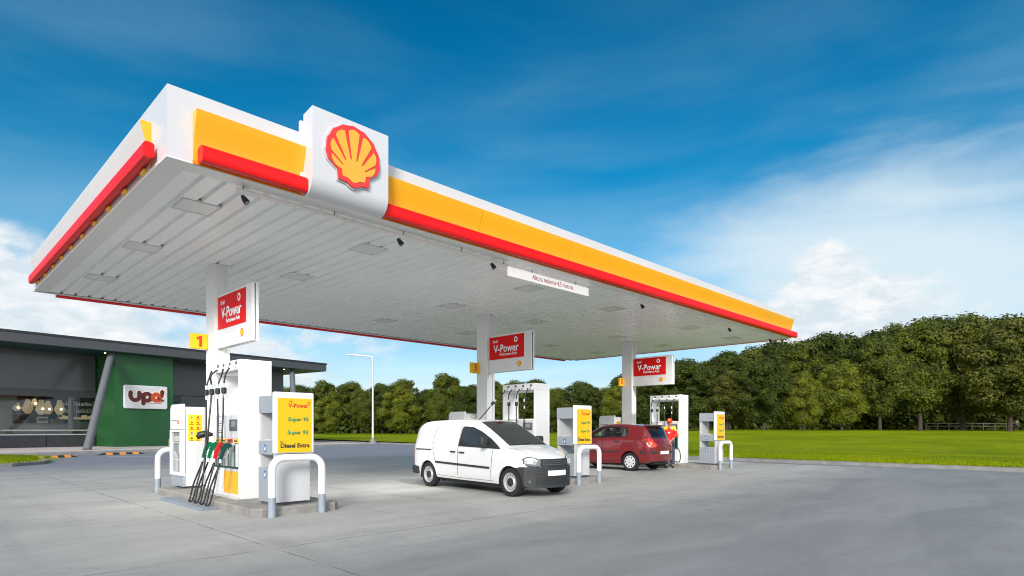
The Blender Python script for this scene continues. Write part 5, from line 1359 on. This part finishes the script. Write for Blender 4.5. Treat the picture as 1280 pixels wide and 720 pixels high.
SK = [(385, 480), (405, 467), (430, 478), (460, 476), (500, 470), (530, 478), (555, 470), (585, 478), (620, 472), (655, 473), (690, 482), (720, 476), (755, 474), (785, 466), (820, 456), (850, 448), (900, 443), (950, 428), (1000, 419), (1050, 416), (1085, 416), (1120, 396), (1160, 398), (1215, 389), (1260, 395), (1330, 392), (1420, 388)]
def sky(px): return interp(SK, px)
# front row: each one named by where it can be found
FR = [(352, 118, 484, 1, 1.1, 'dark tree behind the right end of the shop roof'), (408, 112, 494, 2, 1.15, 'light green round tree between the shop roof end and the lamp post'), (452, 118, 486, 1, 1.0, 'tree crown directly behind the street lamp pole'),
      (500, 114, 482, 2, 1.25, 'broad light green tree just right of the street lamp'), (548, 116, 490, 1, 1.0, 'smaller tree above the rear end of the white van'), (590, 122, 480, 0, 1.1, 'dark tree behind the number 3 column'),
      (640, 120, 476, 1, 1.1, 'tree seen through the hose frame of the second pump'), (690, 118, 486, 1, 1.1, 'tree above the bonnet of the white van'), (735, 112, 480, 0, 1.1, 'dark tree behind the second price stand'), (775, 104, 478, 2, 1.1, 'bright olive tree left of the number 5 column'),
      (822, 96, 466, 0, 1.15, 'dark tree seen through the hose frame of the third pump'), (868, 92, 452, 0, 1.2, 'dark wide tree right of the third pump'), (912, 92, 462, 3, 1.0, 'tree right above the farthest price stand'), (955, 88, 446, 0, 1.1, 'deep green tree right of the farthest price stand'),
      (1005, 86, 462, 2, .95, 'lower light green tree with drooping crown right of the canopy end'), (1052, 85, 447, 2, 1.0, 'light green tree below the pale cloud with a thin trunk'), (1100, 84, 424, 1, .95, 'tall tree with a single straight trunk on the lawn edge'),
      (1150, 84, 404, 1, 1.0, 'tall tree with a forked trunk'), (1204, 86, 394, 3, 1.05, 'tallest olive tree with a dark straight trunk'), (1262, 80, 398, 3, 1.1, 'broad olive tree with low branches at the right edge'), (1335, 82, 392, 1, 1.1, 'tree beyond the right edge of the view')]
for px, Y, ty, kd, wd, lab in FR: tree(px, Y, ty, kd, lab, wd)
# back row fills the skyline
BR = [(375, 0, 'above the shop roof end'), (405, 1, 'the highest left of the street lamp'), (440, 4, 'just left of the street lamp head'), (478, 0, 'just right of the street lamp'), (505, 4, 'high above the lawn between the lamp and the van'), (533, 0, 'left of the rear of the van'), (557, 1, 'peaked above the van roof'), (582, 0, 'left of the number 3 plate'), (612, 1, 'right behind the number 3 column'), (640, 4, 'above the second pump'), (668, 0, 'right of the second pump'), (700, 1, 'behind the second price stand, left'), (728, 0, 'behind the second price stand, right'), (757, 4, 'between the second stand and the number 5 plate'), (790, 0, 'behind the number 5 column'), (822, 1, 'behind the third fuel board'), (852, 0, 'right of the third fuel board'), (880, 1, 'under the far part of the canopy'), (908, 0, 'under the last floodlight'), (936, 3, 'under the far canopy corner'), (968, 0, 'just left of the far canopy corner tip'), (1000, 1, 'right below the far end of the red bar'), (1032, 0, 'left of the pale cloud foot'), (1062, 3, 'below the pale cloud'), (1092, 0, 'filling in left of the tall single trunk tree'), (1128, 1, 'with the pointed top near the middle of the right wood'), (1172, 0, 'in the dip between the two highest crowns'), (1212, 1, 'highest crown of the right wood'), (1252, 0, 'behind the broad olive tree'), (1300, 3, 'at the right border of the wood')]
for i, (px, kd, lab) in enumerate(BR):
    Y = (136 if px < 700 else 136 - (px - 700) / 580 * 34) + (i % 3) * 3
    tree(px, Y, sky(px) + (0, 9, -3, 5)[i % 4], kd, 'back row tree ' + lab, 1.12 if i % 2 else 1.25)
# undergrowth in the shade below the crowns
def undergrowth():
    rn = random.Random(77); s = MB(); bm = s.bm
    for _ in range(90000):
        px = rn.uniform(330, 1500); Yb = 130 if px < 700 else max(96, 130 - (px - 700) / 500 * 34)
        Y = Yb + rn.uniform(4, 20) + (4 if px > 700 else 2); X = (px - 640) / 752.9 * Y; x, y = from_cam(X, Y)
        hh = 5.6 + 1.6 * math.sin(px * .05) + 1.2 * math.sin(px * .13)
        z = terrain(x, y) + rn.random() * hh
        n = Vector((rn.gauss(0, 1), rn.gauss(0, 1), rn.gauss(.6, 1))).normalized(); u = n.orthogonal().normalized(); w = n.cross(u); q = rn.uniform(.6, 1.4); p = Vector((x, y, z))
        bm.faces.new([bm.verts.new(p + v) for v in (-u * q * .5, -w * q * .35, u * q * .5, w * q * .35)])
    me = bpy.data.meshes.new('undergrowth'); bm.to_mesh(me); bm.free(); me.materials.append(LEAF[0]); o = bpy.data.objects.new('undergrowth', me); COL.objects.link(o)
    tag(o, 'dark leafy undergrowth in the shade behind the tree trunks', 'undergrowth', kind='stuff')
undergrowth()
# pale fence rails and a far walker under the right trees
x, y = from_cam((1215 - 640) / 752.9 * 92, 92); z = terrain(x, y) + .1
t = thing('park_fence', 'low pale rail fence in the shade under the right hand trees', 'fence', (x, y, z), -math.atan2(.7139, .7003) + math.pi / 2 * 0, absolute=False)
s = MB()
for q in range(9): s.box(-7 + q * 1.75 - .05, -7 + q * 1.75 + .05, -.05, .05, 0, 1.1)
s.build('post', M['litter'], t)
for zz in (.55, .95):
    s = MB(); s.box(-7, 7, -.075, -.052, zz, zz + .10); s.build('rail', M['litter'], t)
x, y = from_cam((1271 - 640) / 752.9 * 88, 88); z = terrain(x, y) + .12
t = thing('person', 'tiny far walker in a white top at the right edge of the lawn', 'person', (x, y, z), R(30), absolute=False)
V = [(0, 0, .95), (0, 0, 1.2), (0, 0, 1.42), (0, 0, 1.55), (0, 0, 1.66), (.2, 0, 1.38), (.26, .05, 1.12), (.24, -.06, .88), (-.2, 0, 1.38), (-.26, -.05, 1.12), (-.24, -.1, .88), (.1, .05, .5), (.12, .2, .06), (-.1, -.05, .5), (-.12, -.15, .06)]
E = [(0, 1), (1, 2), (2, 3), (3, 4), (2, 5), (5, 6), (6, 7), (2, 8), (8, 9), (9, 10), (0, 11), (11, 12), (0, 13), (13, 14)]
skin_mesh('body', V, E, [.14, .14, .14, .05, .10, .06, .05, .035, .06, .05, .035, .08, .05, .08, .05], M['skin'], t, 1)
skin_mesh('shirt', [V[i] for i in (0, 1, 2, 5, 6, 8, 9)], [(0, 1), (1, 2), (2, 3), (3, 4), (2, 5), (5, 6)], [.17, .165, .16, .08, .065, .08, .065], M['inkwhite'], t, 1)
skin_mesh('trousers', [V[0], (.1, .05, .5), (.12, .19, .1), (-.1, -.05, .5), (-.12, -.14, .1)], [(0, 1), (1, 2), (0, 3), (3, 4)], [.155, .1, .07, .1, .07], M['trousers'], t, 1)
